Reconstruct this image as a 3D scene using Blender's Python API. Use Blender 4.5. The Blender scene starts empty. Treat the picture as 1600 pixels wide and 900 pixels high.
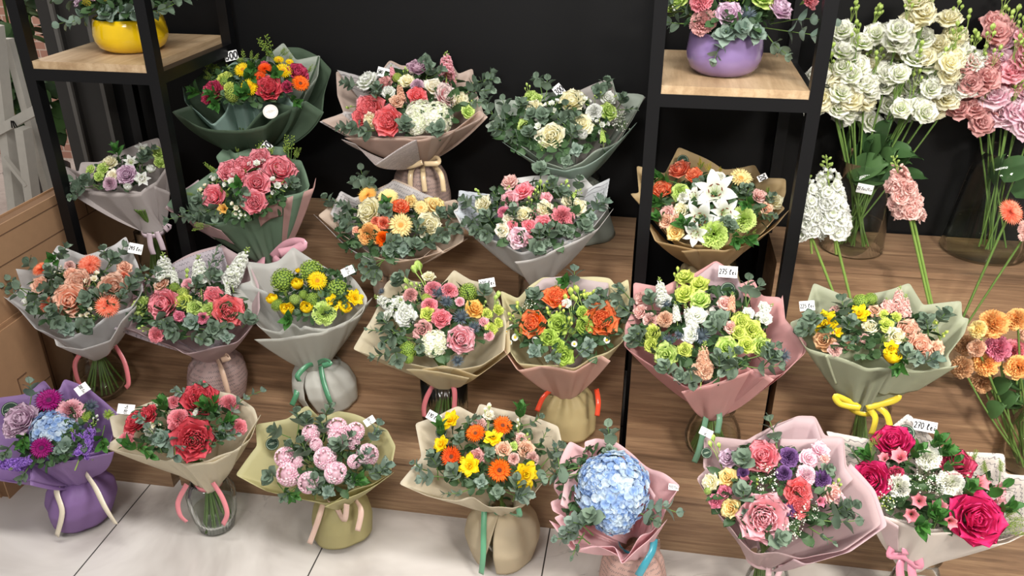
import bpy, math, random
import numpy as np
from mathutils import Vector, Matrix, Quaternion

# ---------------------------------------------------------------- camera, world, light
SC = bpy.context.scene
COL = SC.collection
F_PX, PITCH, YAW, ROLL = 1313.4, 0.4678, -0.1626, 0.001
CAM = np.array([0.0, -1.8648, 1.7324])


def _axes():
    F = np.array([math.sin(YAW) * math.cos(PITCH), math.cos(YAW) * math.cos(PITCH), -math.sin(PITCH)])
    R = np.array([math.cos(YAW), -math.sin(YAW), 0.0])
    U = np.cross(R, F)
    return (math.cos(ROLL) * R + math.sin(ROLL) * U, -math.sin(ROLL) * R + math.cos(ROLL) * U, F)


CR, CU, CF = _axes()
cam_d = bpy.data.cameras.new('camera')
cam_d.sensor_width = 36.0
cam_d.lens = 36.0 * F_PX / 1600.0
cam_d.clip_start = 0.02
cam = bpy.data.objects.new('camera', cam_d)
m = Matrix.Identity(4)
for i in range(3):
    m[i][0], m[i][1], m[i][2], m[i][3] = CR[i], CU[i], -CF[i], CAM[i]
cam.matrix_world = m
COL.objects.link(cam)
SC.camera = cam

SC.view_settings.view_transform = 'Standard'
SC.view_settings.look = 'None'
SC.view_settings.gamma = 1.0
SC.view_settings.use_curve_mapping = False
SC.view_settings.exposure = 0.0
SC.cycles.transparent_max_bounces = 24

world = bpy.data.worlds.new('shop_ambience')
SC.world = world
world.use_nodes = True
world.node_tree.nodes['Background'].inputs[0].default_value = (1.0, 0.97, 0.93, 1)
world.node_tree.nodes['Background'].inputs[1].default_value = 0.33


def area(name, loc, target, sx, sy, power, col, spread=180):
    d = bpy.data.lights.new(name, 'AREA')
    d.shape = 'RECTANGLE'
    d.spread = math.radians(spread)
    d.size, d.size_y, d.energy, d.color = sx, sy, power, col
    o = bpy.data.objects.new(name, d)
    COL.objects.link(o)
    o.location = loc
    o.rotation_euler = (Vector(target) - Vector(loc)).to_track_quat('-Z', 'Y').to_euler()
    return o


area('ceiling_panel_light', (-0.2, -1.0, 3.0), (-0.2, -0.15, 0), 2.2, 0.35, 84, (1.0, 0.97, 0.94))
area('ceiling_spot_row', (1.5, -2.3, 2.75), (0.85, 0.15, 0.35), 0.6, 0.3, 17, (1.0, 0.94, 0.86), 62)
area('ceiling_spot_row', (-0.6, -2.9, 2.7), (-0.6, 0.2, 0.5), 0.8, 0.3, 12, (1.0, 0.97, 0.94), 90)
area('brick_wall_fill', (-3.4, 1.9, 2.9), (-3.2, 2.4, 0.8), 0.8, 0.5, 42, (1.0, 0.95, 0.9))  # added fill to brighten the brick wall past the left end, no known lamp

random.seed(7)
PI = math.pi


# ---------------------------------------------------------------- pixel helpers (1600 x 900)
def ray(px, py):
    d = CF + CR * (px - 800) / F_PX - CU * (py - 450) / F_PX
    return d


def on_plane(px, py, P0, N):
    d = ray(px, py)
    t = np.dot(np.asarray(P0) - CAM, N) / np.dot(d, N)
    return CAM + d * t


def on_z(px, py, z):
    return on_plane(px, py, (0, 0, z), np.array([0, 0, 1.0]))


def on_y(px, py, y):
    return on_plane(px, py, (0, y, 0), np.array([0, 1.0, 0]))


def on_x(px, py, x):
    return on_plane(px, py, (x, 0, 0), np.array([1.0, 0, 0]))


def mpp(P):
    return float(np.dot(np.asarray(P) - CAM, CF)) / F_PX


# ---------------------------------------------------------------- materials
def lin(h):
    h = h.lstrip('#')
    o = []
    for i in (0, 2, 4):
        c = int(h[i:i + 2], 16) / 255
        o.append(c / 12.92 if c <= 0.04045 else ((c + 0.055) / 1.055) ** 2.4)
    return (*o, 1.0)


MATS = {}


class NT:
    def __init__(self, name):
        self.m = bpy.data.materials.new(name)
        self.m.use_nodes = True
        self.t = self.m.node_tree
        self.b = self.t.nodes['Principled BSDF']
        self.out = self.t.nodes['Material Output']

    def n(self, typ, **kw):
        nd = self.t.nodes.new(typ)
        for k, v in kw.items():
            if k.startswith('i_'):
                k = k[2:]
                nd.inputs[int(k) if k.isdigit() else k].default_value = v
            else:
                setattr(nd, k, v)
        return nd

    def l(self, a, b):
        self.t.links.new(a, b)

    def mix(self, fac, a, b, mode='MIX'):
        nd = self.n('ShaderNodeMix', data_type='RGBA', blend_type=mode)
        for sock, v in ((nd.inputs[0], fac), (nd.inputs[6], a), (nd.inputs[7], b)):
            if hasattr(v, 'links'):
                self.l(v, sock)
            else:
                sock.default_value = v
        return nd.outputs[2]

    def math(self, op, a, b=None):
        nd = self.n('ShaderNodeMath', operation=op)
        for sock, v in ((nd.inputs[0], a), (nd.inputs[1], b)):
            if v is None:
                continue
            if hasattr(v, 'links'):
                self.l(v, sock)
            else:
                sock.default_value = v
        return nd.outputs[0]

    def ramp(self, src, stops):
        nd = self.n('ShaderNodeValToRGB')
        while len(nd.color_ramp.elements) < len(stops):
            nd.color_ramp.elements.new(0.5)
        for e, (p, c) in zip(nd.color_ramp.elements, stops):
            e.position = p
            e.color = c if len(c) == 4 else (*c, 1)
        self.l(src, nd.inputs[0])
        return nd.outputs[0]

    def noise(self, vec, scale, detail=3, rough=0.5, dist=0.0):
        nd = self.n('ShaderNodeTexNoise')
        nd.inputs['Scale'].default_value = scale
        nd.inputs['Detail'].default_value = detail
        nd.inputs['Roughness'].default_value = rough
        nd.inputs['Distortion'].default_value = dist
        if vec is not None:
            self.l(vec, nd.inputs['Vector'])
        return nd.outputs[0]

    def mapping(self, src, scale=(1, 1, 1), rot=(0, 0, 0), loc=(0, 0, 0)):
        nd = self.n('ShaderNodeMapping')
        nd.inputs['Scale'].default_value = scale
        nd.inputs['Rotation'].default_value = rot
        nd.inputs['Location'].default_value = loc
        self.l(src, nd.inputs['Vector'])
        return nd.outputs[0]


def plain(name, col, rough=0.5, metal=0.0, coat=0.0, spec=0.5):
    if name in MATS:
        return MATS[name]
    t = NT(name)
    nz = t.noise(t.n('ShaderNodeTexCoord').outputs['Object'], 35, 3)
    c = lin(col)
    t.l(t.mix(nz, tuple(x * 0.9 for x in c[:3]) + (1,), tuple(min(1, x * 1.08) for x in c[:3]) + (1,)), t.b.inputs['Base Color'])
    t.b.inputs['Roughness'].default_value = rough
    t.b.inputs['Metallic'].default_value = metal
    t.b.inputs['Coat Weight'].default_value = coat
    t.b.inputs['Specular IOR Level'].default_value = spec
    MATS[name] = t.m
    return t.m


def petal_mat(base, tip, alt=None):
    key = ('petal', base, tip, alt)
    if key in MATS:
        return MATS[key]
    t = NT('petal_' + tip.strip('#'))
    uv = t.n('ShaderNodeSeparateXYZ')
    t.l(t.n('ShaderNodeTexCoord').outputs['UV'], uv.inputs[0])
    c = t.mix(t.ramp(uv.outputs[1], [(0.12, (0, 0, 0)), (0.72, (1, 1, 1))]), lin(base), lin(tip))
    if alt:
        c = t.mix(t.ramp(uv.outputs[0], [(0.35, (0, 0, 0)), (0.75, (1, 1, 1))]), c, lin(alt))
    nz = t.noise(t.n('ShaderNodeTexCoord').outputs['Object'], 60, 2)
    c = t.mix(t.ramp(nz, [(0.3, (0.94, 0.94, 0.94)), (0.7, (1, 1, 1))]), (0, 0, 0, 1), c, 'MIX')
    oi = t.n('ShaderNodeObjectInfo')
    hsv = t.n('ShaderNodeHueSaturation')
    t.l(t.math('MULTIPLY_ADD', oi.outputs['Random'], 0.14), hsv.inputs['Value'])
    hsv.inputs['Value'].links[0].from_node.inputs[2].default_value = 1.0
    t.l(c, hsv.inputs['Color'])
    t.l(hsv.outputs[0], t.b.inputs['Base Color'])
    t.b.inputs['Roughness'].default_value = 0.55
    t.b.inputs['Specular IOR Level'].default_value = 0.3
    tr = t.n('ShaderNodeBsdfTranslucent')
    t.l(hsv.outputs[0], tr.inputs[0])
    mx = t.n('ShaderNodeMixShader')
    mx.inputs[0].default_value = 0.36
    t.l(t.b.outputs[0], mx.inputs[1])
    t.l(tr.outputs[0], mx.inputs[2])
    t.l(mx.outputs[0], t.out.inputs[0])
    MATS[key] = t.m
    return t.m


def leaf_mat(a, b, rough=0.5):
    key = ('leaf', a, b)
    if key in MATS:
        return MATS[key]
    t = NT('leaf_' + a.strip('#'))
    uv = t.n('ShaderNodeSeparateXYZ')
    t.l(t.n('ShaderNodeTexCoord').outputs['UV'], uv.inputs[0])
    nz = t.noise(t.n('ShaderNodeTexCoord').outputs['Object'], 22, 3)
    f = t.math('ADD', t.math('MULTIPLY', uv.outputs[0], 0.7), t.math('MULTIPLY', nz, 0.35))
    c = t.mix(f, lin(a), lin(b))
    t.l(c, t.b.inputs['Base Color'])
    t.b.inputs['Roughness'].default_value = rough
    t.b.inputs['Specular IOR Level'].default_value = 0.35
    tr = t.n('ShaderNodeBsdfTranslucent')
    t.l(c, tr.inputs[0])
    mx = t.n('ShaderNodeMixShader')
    mx.inputs[0].default_value = 0.15
    t.l(t.b.outputs[0], mx.inputs[1])
    t.l(tr.outputs[0], mx.inputs[2])
    t.l(mx.outputs[0], t.out.inputs[0])
    MATS[key] = t.m
    return t.m


def paper_mat(col, script=False, rough=0.5, trans=0.3, back=None):
    trans = trans + .16
    key = ('paper', col, script, back)
    if key in MATS:
        return MATS[key]
    t = NT('paper_' + col.strip('#'))
    tc = t.n('ShaderNodeTexCoord')
    nz = t.noise(tc.outputs['Object'], 9, 3)
    c0 = tuple(x ** .86 for x in lin(col)[:3]) + (1,)
    c = t.mix(nz, tuple(x * 0.92 for x in c0[:3]) + (1,), tuple(min(1, x * 1.06) for x in c0[:3]) + (1,))
    if back:
        g = t.n('ShaderNodeNewGeometry')
        c = t.mix(g.outputs['Backfacing'], c, lin(back))
    if script:
        # rows of illegible handwriting printed on the paper
        s = t.n('ShaderNodeSeparateXYZ')
        t.l(tc.outputs['UV'], s.inputs[0])
        u, v = s.outputs[0], s.outputs[1]
        wig = t.math('MULTIPLY', t.math('SINE', t.math('MULTIPLY', u, 900.0)), 0.16)
        n2 = t.math('MULTIPLY', t.math('SUBTRACT', t.noise(t.mapping(tc.outputs['UV'], (160, 60, 1)), 1.0, 2), 0.5), 0.7)
        fr = t.math('FRACT', t.math('MULTIPLY', v, 70.0))
        d = t.math('ABSOLUTE', t.math('ADD', t.math('SUBTRACT', fr, 0.5), t.math('ADD', wig, n2)))
        line = t.math('LESS_THAN', d, 0.09)
        words = t.math('GREATER_THAN', t.noise(t.mapping(tc.outputs['UV'], (45, 62, 1)), 1.0, 1), 0.43)
        k = t.math('MULTIPLY', t.math('MULTIPLY', line, words), 0.62)
        c = t.mix(k, c, lin('#5c5660'))
    t.l(c, t.b.inputs['Base Color'])
    t.b.inputs['Roughness'].default_value = rough
    t.b.inputs['Specular IOR Level'].default_value = 0.35
    bp = t.n('ShaderNodeBump')
    bp.inputs['Strength'].default_value = 0.25
    bp.inputs['Distance'].default_value = 0.01
    t.l(t.noise(tc.outputs['Object'], 14, 4, 0.6), bp.inputs['Height'])
    t.l(bp.outputs[0], t.b.inputs['Normal'])
    tr = t.n('ShaderNodeBsdfTranslucent')
    t.l(c, tr.inputs[0])
    mx = t.n('ShaderNodeMixShader')
    mx.inputs[0].default_value = trans
    t.l(t.b.outputs[0], mx.inputs[1])
    t.l(tr.outputs[0], mx.inputs[2])
    t.l(mx.outputs[0], t.out.inputs[0])
    MATS[key] = t.m
    return t.m


def glass_mat(name, tint, gloss=1.0, rough=0.02):
    if name in MATS:
        return MATS[name]
    t = NT(name)
    tr = t.n('ShaderNodeBsdfTransparent')
    tr.inputs[0].default_value = tint
    gl = t.n('ShaderNodeBsdfGlossy')
    gl.inputs['Roughness'].default_value = rough
    gl.inputs[0].default_value = (1, 1, 1, 1)
    lw = t.n('ShaderNodeLayerWeight')
    lw.inputs[0].default_value = 0.1
    f = t.math('MULTIPLY', t.math('ADD', lw.outputs['Fresnel'], 0.02), gloss)
    mx = t.n('ShaderNodeMixShader')
    t.l(f, mx.inputs[0])
    t.l(tr.outputs[0], mx.inputs[1])
    t.l(gl.outputs[0], mx.inputs[2])
    t.l(mx.outputs[0], t.out.inputs[0])
    MATS[name] = t.m
    return t.m


def wood_mat(name, dark, mid, light, axis=(1.2, 22, 22), seams=None):
    if name in MATS:
        return MATS[name]
    t = NT(name)
    tc = t.n('ShaderNodeTexCoord').outputs['Object']
    mp = t.mapping(tc, axis)
    big = t.noise(t.mapping(tc, (axis[0] * .5, axis[1] * .18, axis[2] * .18)), 1.3, 3, 0.55, 0.8)
    fine = t.noise(mp, 3.0, 6, 0.65, 0.4)
    pores = t.noise(t.mapping(tc, (axis[0] * 6, axis[1] * 9, axis[2] * 9)), 1.6, 2, 0.6)
    f = t.math('ADD', t.math('MULTIPLY', big, 0.55), t.math('MULTIPLY', fine, 0.5))
    c = t.ramp(f, [(0.36, lin(dark)), (0.52, lin(mid)), (0.66, lin(light))])
    c = t.mix(t.math('MULTIPLY', t.math('GREATER_THAN', pores, 0.6), 0.22), c, lin(dark))
    t.l(c, t.b.inputs['Base Color'])
    t.b.inputs['Roughness'].default_value = 0.45
    t.b.inputs['Specular IOR Level'].default_value = 0.4
    bp = t.n('ShaderNodeBump')
    bp.inputs['Strength'].default_value = 0.12
    bp.inputs['Distance'].default_value = 0.003
    t.l(fine, bp.inputs['Height'])
    t.l(bp.outputs[0], t.b.inputs['Normal'])
    MATS[name] = t.m
    return t.m


def floor_mat():
    t = NT('marble_tile')
    tc = t.n('ShaderNodeTexCoord').outputs['Object']
    warp = t.noise(tc, 1.6, 5, 0.6)
    mp = t.mapping(tc, (1.0, 1.0, 1.0), (0, 0, 0.5))
    cloud = t.noise(mp, 2.2, 4, 0.55, 1.2)
    c = t.ramp(cloud, [(0.3, lin('#a79f99')), (0.5, lin('#cac4be')), (0.72, lin('#e0dbd5'))])
    v = t.noise(t.mapping(tc, (0.9, 2.0, 1), (0, 0, 0.55)), 1.7, 7, 0.62, 1.9)
    band = t.math('ABSOLUTE', t.math('SUBTRACT', v, 0.5))
    vm = t.ramp(band, [(0.0, (1, 1, 1)), (0.018, (0, 0, 0))])
    gate = t.ramp(t.noise(tc, 1.1, 2), [(0.48, (0, 0, 0)), (0.62, (1, 1, 1))])
    c = t.mix(t.math('MULTIPLY', t.math('MULTIPLY', vm, gate), 0.55), c, lin('#77706b'))
    s = t.n('ShaderNodeSeparateXYZ')
    t.l(tc, s.inputs[0])
    # grout joints every 0.628 m
    g = t.math('FRACT', t.math('DIVIDE', t.math('ADD', s.outputs[0], 0.195 + 6.28), 0.628))
    gx = t.math('LESS_THAN', t.math('ABSOLUTE', t.math('SUBTRACT', g, 0.0)), 0.0065)
    g2 = t.math('FRACT', t.math('DIVIDE', t.math('ADD', s.outputs[1], 12.56 + 0.72), 1.256))
    gy = t.math('LESS_THAN', g2, 0.0032)
    gm = t.math('MAXIMUM', gx, gy)
    c = t.mix(gm, c, lin('#3b3733'))
    t.l(c, t.b.inputs['Base Color'])
    t.l(t.math('ADD', t.math('MULTIPLY', gm, 0.6), 0.2), t.b.inputs['Roughness'])
    return t.m


# ---------------------------------------------------------------- mesh builder
class MB:
    def __init__(self):
        self.v, self.f, self.m, self.uv = [], [], [], []

    def grid(self, P, UV, mat=0, closed=False, flip=False):
        P = np.asarray(P, float)
        a, b = P.shape[:2]
        o = len(self.v)
        self.v.extend(P.reshape(-1, 3).tolist())
        UV = np.broadcast_to(np.asarray(UV, float), (a, b, 2))
        self.uv.extend(UV.reshape(-1, 2).tolist())
        for i in range(a - 1):
            for j in range(b if closed else b - 1):
                k = (j + 1) % b
                q = (o + i * b + j, o + i * b + k, o + (i + 1) * b + k, o + (i + 1) * b + j)
                self.f.append(q[::-1] if flip else q)
                self.m.append(mat)

    def poly(self, pts, mat=0, uv=(0.5, 0.5)):
        o = len(self.v)
        self.v.extend([list(map(float, p)) for p in pts])
        self.uv.extend([uv] * len(pts))
        self.f.append(tuple(range(o, o + len(pts))))
        self.m.append(mat)

    def tube(self, pts, r, n=6, mat=0, uv=(0.5, 0.5)):
        pts = [np.asarray(p, float) for p in pts]
        rr = r if hasattr(r, '__len__') else [r] * len(pts)
        rows = []
        for i, p in enumerate(pts):
            d = pts[min(i + 1, len(pts) - 1)] - pts[max(i - 1, 0)]
            d = d / (np.linalg.norm(d) + 1e-9)
            a = np.cross(d, [0.3, 0.9, 0.2] if abs(d[1]) < 0.9 else [1, 0, 0])
            a /= np.linalg.norm(a) + 1e-9
            b = np.cross(d, a)
            th = np.arange(n) * 2 * PI / n
            rows.append(p + rr[i] * (np.cos(th)[:, None] * a + np.sin(th)[:, None] * b))
        self.grid(rows, uv, mat, closed=True)
        self.poly(rows[0], mat, uv)
        self.poly(rows[-1][::-1], mat, uv)

    def box(self, x0, x1, y0, y1, z0, z1, mat=0):
        o = len(self.v)
        for z in (z0, z1):
            for y in (y0, y1):
                for x in (x0, x1):
                    self.v.append([x, y, z])
                    self.uv.append((0.5, 0.5))
        for q in ((0, 2, 3, 1), (4, 5, 7, 6), (0, 1, 5, 4), (2, 6, 7, 3), (0, 4, 6, 2), (1, 3, 7, 5)):
            self.f.append(tuple(o + k for k in q))
            self.m.append(mat)

    def beam(self, a, b, w, h, mat=0, up=(0, 0, 1)):
        a, b = np.asarray(a, float), np.asarray(b, float)
        d = (b - a) / np.linalg.norm(b - a)
        s = np.cross(d, up)
        if np.linalg.norm(s) < 1e-3:
            s = np.cross(d, (0, 1, 0))
        s /= np.linalg.norm(s)
        t = np.cross(s, d)
        o = len(self.v)
        for p in (a, b):
            for i, j in ((-1, -1), (1, -1), (1, 1), (-1, 1)):
                self.v.append((p + s * i * w / 2 + t * j * h / 2).tolist())
                self.uv.append((0.5, 0.5))
        for q in ((0, 1, 2, 3), (7, 6, 5, 4), (0, 4, 5, 1), (1, 5, 6, 2), (2, 6, 7, 3), (3, 7, 4, 0)):
            self.f.append(tuple(o + k for k in q))
            self.m.append(mat)

    def lathe(self, prof, n=48, mat=0, c=(0, 0, 0), ridge=0, ramp=0.0):
        th = np.arange(n) * 2 * PI / n
        rows = []
        for r, z in prof:
            rr = r * (1 + (ramp * np.cos(ridge * th) if ridge else 0))
            rows.append(np.stack([c[0] + rr * np.cos(th), c[1] + rr * np.sin(th), np.full(n, c[2] + z)], -1))
        self.grid(rows, (0.5, 0.5), mat, closed=True)

    def mesh(self, name, mats, smooth=True):
        me = bpy.data.meshes.new(name)
        me.from_pydata(self.v, [], self.f)
        for mt in mats:
            me.materials.append(mt)
        me.polygons.foreach_set('material_index', self.m)
        me.polygons.foreach_set('use_smooth', [smooth] * len(self.f))
        uvl = me.uv_layers.new(name='UVMap')
        idx = np.zeros(len(me.loops), dtype=np.int32)
        me.loops.foreach_get('vertex_index', idx)
        uvl.data.foreach_set('uv', np.asarray(self.uv, dtype=np.float32)[idx].ravel())
        me.update()
        return me


def link(name, me, parent=None, mat=None):
    o = bpy.data.objects.new(name, me)
    COL.objects.link(o)
    if parent is not None:
        o.parent = parent
    if mat is not None:
        o.matrix_basis = mat
    return o


def tag(o, label=None, cat=None, group=None, kind=None):
    if label:
        o['label'] = label
    if cat:
        o['category'] = cat
    if group:
        o['group'] = group
    if kind:
        o['kind'] = kind
    return o


def empty(name, loc, label=None, cat=None, group=None):
    o = bpy.data.objects.new(name, None)
    COL.objects.link(o)
    o.empty_display_size = 0.05
    o.location = [float(x) for x in loc]
    return tag(o, label, cat, group)


def rel(parent, mb):
    """shift builder vertices so they are local to the parent's location"""
    p = np.array(parent.location)
    mb.v = (np.asarray(mb.v) - p).tolist()
    return mb

# ---------------------------------------------------------------- setting
STEP_Z = [0.0, 0.2, 0.421, 0.633]
STEP_Y = [0.0, 0.2987, 0.606, 0.888]
WALLY = 0.9


def structure(name, mb, mats, smooth=False):
    o = link(name, mb.mesh(name, mats, smooth))
    o['kind'] = 'structure'
    return o


black_wall = plain('black_wall_paint', '#0b0b0c', 0.5, 0, 0, .25)
fm = floor_mat()
b = MB()
b.box(-6, 4, -5, WALLY + 3.2, -0.05, 0)
structure('floor', b, [fm])
b = MB()
b.box(-2.05, 3.0, WALLY, WALLY + 0.12, 0, 3.1)
structure('wall_back', b, [black_wall])
# grey door frame standing against the black wall, left, behind the rack
b = MB()
gx = on_y(140, 170, WALLY - 0.03)[0]
b.box(gx - 0.10, gx - 0.03, WALLY - 0.05, WALLY, 0, 3.0, 0)
b.box(gx - 0.03, gx + 0.075, WALLY - 0.03, WALLY, 0, 3.0, 0)
b.box(gx + 0.075, gx + 0.09, WALLY - 0.05, WALLY, 0, 3.0, 1)
b.box(gx - 0.045, gx - 0.03, WALLY - 0.062, WALLY - 0.05, 0, 3.0, 1)
structure('trim_1', b, [plain('grey_frame', '#2e2c2a', 0.4), plain('light_frame_edge', '#5f5c58', 0.35)])

oak = wood_mat('oak_laminate', '#5e4836', '#8c6e54', '#ab8d6c')
oak_pale = wood_mat('pale_oak_board', '#9c7f5e', '#bb9f7c', '#cfb693', (14, 1.4, 14))
blackmetal = plain('black_steel', '#101012', 0.38, 0.3)
dark_gap = plain('dark_plinth', '#0c0b0b', 0.8)


def module(x0, x1, fwd, levels, label, nboard=0.02, inner=None):
    """stepped display module: riser and tread boards"""
    root = empty('stepped_display', ((x0 + x1) / 2, 0.2 - fwd, 0), label, 'display stand')
    t = nboard
    g = 0.0015
    for i in range(levels):
        y0 = STEP_Y[i] - fwd
        y1 = STEP_Y[i + 1] if i == levels - 1 else STEP_Y[i + 1] - fwd
        z1 = STEP_Z[i + 1]
        bb = MB()
        bb.box(x0 + g, x1 - g, y0 + 0.003, y0 + 0.02, (STEP_Z[i] if i else 0.0) + 0.0, z1 - t - 0.0005)
        o = link('riser_board', rel(root, bb).mesh('riser_board', [oak], False), root)
        bb = MB()
        if inner and i == 1:      # the rear half is notched around the rack's posts
            bb.box(x0 + g, x1 - g, y0, 0.36, z1 - t, z1)
            bb.box(inner[0], inner[1], 0.36, y1, z1 - t, z1)
        else:
            bb.box(x0 + g, x1 - g, y0, y1 + (0.003 if i < levels - 1 else 0.0), z1 - t, z1)
        me = rel(root, bb).mesh('tread_board', [oak], False)
        link('tread_board', me, root)
    for sx in (x0 + g, x1 - g - 0.018):
        bb = MB()
        for i in range(levels):
            y1 = STEP_Y[i + 1] if i == levels - 1 else STEP_Y[i + 1] - fwd
            if inner and i == 1:
                bb.box(sx, sx + 0.018, STEP_Y[i] - fwd + 0.02, 0.36, 0, STEP_Z[i + 1] - t - 0.0005)
                sq = inner[0] if sx < (x0 + x1) / 2 else inner[1] - 0.018
                bb.box(sq, sq + 0.018, 0.36, y1, 0, STEP_Z[i + 1] - t - 0.0005)
                continue
            bb.box(sx, sx + 0.018, STEP_Y[i] - fwd + 0.02, y1 + (0.02 if i < levels - 1 else 0), 0, STEP_Z[i + 1] - t - 0.0005)
        link('side_panel', rel(root, bb).mesh('side_panel', [oak], False), root)
    return root


module(-1.80, -1.368, 0.012, 2, 'narrow oak stepped stand under the left black rack', inner=(-1.788, -1.432))
module(-1.352, -0.012, 0.0, 3, 'wide oak stepped stand between the two black racks')
module(0.005, 0.405, 0.033, 2, 'oak stepped stand inside the right black rack, holding the lily bouquet', inner=(.032, .40))
module(0.425, 2.2, 0.015, 3, 'oak stepped stand at the right with tall glass vases on top')


def rack(x0, x1, yf, yb, label, zb=1.215):
    """black steel rack: four posts, rails, one oak board in view"""
    w = 0.034
    root = empty('metal_rack', ((x0 + x1) / 2, (yf + yb) / 2, 0), label, 'shelf')
    for px in (x0, x1 - w):
        for py in (yf, yb - w):
            bb = MB()
            bb.box(px, px + w, py, py + w, 0, 2.3)
            link('post', rel(root, bb).mesh('post', [blackmetal], False), root)
    for z in (zb - 0.022 - 0.034,):
        for (a, c, d, e) in ((x0 + w, x1 - w, yf, yf + w), (x0 + w, x1 - w, yb - w, yb), (x0, x0 + w, yf + w, yb - w), (x1 - w, x1, yf + w, yb - w)):
            bb = MB()
            bb.box(a, c, d, e, z, z + w)
            link('rail', rel(root, bb).mesh('rail', [blackmetal], False), root)
    bb = MB()
    bb.box(x0 + w, x1 - w, yf + 0.004, yb - 0.01, zb - 0.022, zb)
    link('shelf_board', rel(root, bb).mesh('shelf_board', [oak_pale], False), root)
    return root


rack(-0.005, 0.437, 0.365, 0.86, 'right black metal rack with an oak shelf carrying the purple bowl')
rack(-1.825, -1.395, 0.365, 0.86, 'left black metal rack with an oak shelf carrying the yellow bowl')

# ---- cardboard boxes at the left
card = plain('cardboard', '#a98462', 0.75)
card_dark = plain('cardboard_edge', '#7f5f42', 0.8)


def flat_carton(x0, x1, y0, y1, z1, label, cuts):
    """folded flat carton standing on its edge; cuts = thin dark score lines (ya, yb, za, zb)"""
    root = empty('cardboard_box', ((x0 + x1) / 2, (y0 + y1) / 2, 0), label, 'box')
    bb = MB()
    bb.box(x0, x0 + .004, y0, y1, 0, z1)
    bb.box(x0 + .004, x1 - .004, y0 + .006, y1 - .006, 0, z1 - .006, 1)
    bb.box(x1 - .004, x1, y0, y1, 0, z1)
    link('box_body', rel(root, bb).mesh('box_body', [card, card_dark], False), root)
    for ya, yb, za, zb in cuts:
        bb = MB()
        d = np.array([0, yb - ya, zb - za]); L = np.linalg.norm(d)
        bb.beam((x1 + .0006, ya, za), (x1 + .0006, yb, zb), .0012 if L > .2 else .003, .0026, 0)
        link('score_line', rel(root, bb).mesh('score_line', [plain('cardboard_crease', '#6a4e38', .9)], False), root)
    return root


flat_carton(-1.925, -1.87, -.16, .87, .775, 'long flattened cardboard box standing on edge at the left wall side',
            [(-.16, .87, .745, .745), (-.16, .87, .66, .655), (-.16, .87, .47, .47), (.2, .2, .0, .47), (.55, .55, .655, .775)])
flat_carton(-1.868, -1.835, -.14, .15, .50, 'smaller folded cardboard box leaning in front of the long cardboard box',
            [(-.14, .15, .26, .26), (.02, .02, .26, .33), (.02, .06, .33, .33), (-.05, -.05, 0, .26)])

# ---- brick wall, plant and white trestle seen past the left end
t = NT('pink_brick')
br = t.n('ShaderNodeTexBrick')
br.inputs['Color1'].default_value = lin('#c99683')
br.inputs['Color2'].default_value = lin('#b98674')
br.inputs['Mortar'].default_value = lin('#dcc3b4')
br.inputs['Scale'].default_value = 5.0
t.l(t.mapping(t.n('ShaderNodeTexCoord').outputs['Object'], (1, 1, 1), (PI / 2, 0, 0)), br.inputs['Vector'])
t.l(br.outputs[0], t.b.inputs['Base Color'])
b = MB()
b.box(-5.5, -2.05, 2.9, 3.0, 0, 3.1)
structure('wall_left', b, [t.m])

# ---------------------------------------------------------------- petals, flowers, leaves
def petal(mb, az, r0, z0, L, W, p0, p1, cup=0.3, ruf=0.0, rf=3.0, mat=0, nu=5, nv=5, a=1.4, rnd=None, curl=0, M=None, serr=0.0, tipw=0.92):
    v = 1 - (1 - np.linspace(0, 1, nv + 1)[:, None]) ** 1.35
    nv += 1
    u = np.linspace(-1, 1, nu)[None, :]
    ve = v * (1 - 0.14 * u * u) + np.zeros((nv, nu))
    if serr:
        ve = ve + serr * v * (np.arange(nu)[None, :] % 2 - 0.5)
    s = np.linspace(0, 1, 24)
    phi = np.radians(p0 + (p1 - p0) * s ** 1.2 + curl * np.clip((s - 0.72) / 0.28, 0, 1) ** 2)
    rr = np.concatenate([[0], np.cumsum((np.sin(phi[1:]) + np.sin(phi[:-1])) / 2)]) * L / 23
    zz = np.concatenate([[0], np.cumsum((np.cos(phi[1:]) + np.cos(phi[:-1])) / 2)]) * L / 23
    vc = np.clip(ve, 0, 1.05)
    R = np.interp(vc, s, rr)
    Z = np.interp(vc, s, zz)
    PH = np.interp(vc, s, phi)
    if tipw < .97 and not serr:
        pk = .62
        lo = .3 + .7 * np.sin(np.clip(v / pk, 0, 1) * PI / 2) ** 1.3
        hi = np.clip(1 - (np.clip((v - pk) / (1 - pk), 0, 1)) ** 2.3, 0.0, 1) ** .5
        w = W * lo * (hi * .93 + .07) + 0 * u
    elif tipw < .97:
        w = W * np.sin(PI * (0.08 + tipw * v ** a * 0.9)) + 0 * u
    else:
        w = W * np.clip(1 - np.abs(2 * v ** a - 1) ** 2, 0, 1) ** .55 + .04 * W + 0 * u
    ph = random.uniform(0, 6.28)
    N = -cup * (u * u) * w + ruf * L * np.sin(rf * u * PI + ph) * v ** 1.6
    X = r0 + R + N * np.cos(PH)
    Zf = z0 + Z - N * np.sin(PH)
    Y = u * w * np.ones_like(R)
    ca, sa = math.cos(az), math.sin(az)
    P = np.stack([X * ca - Y * sa, X * sa + Y * ca, Zf], -1)
    if M is not None:
        P = P @ M[0].T + M[1]
    if rnd is None:
        rnd = random.random()
    UV = np.stack([np.full_like(R, rnd), v + 0 * u], -1)
    mb.grid(P, UV, mat)


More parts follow.
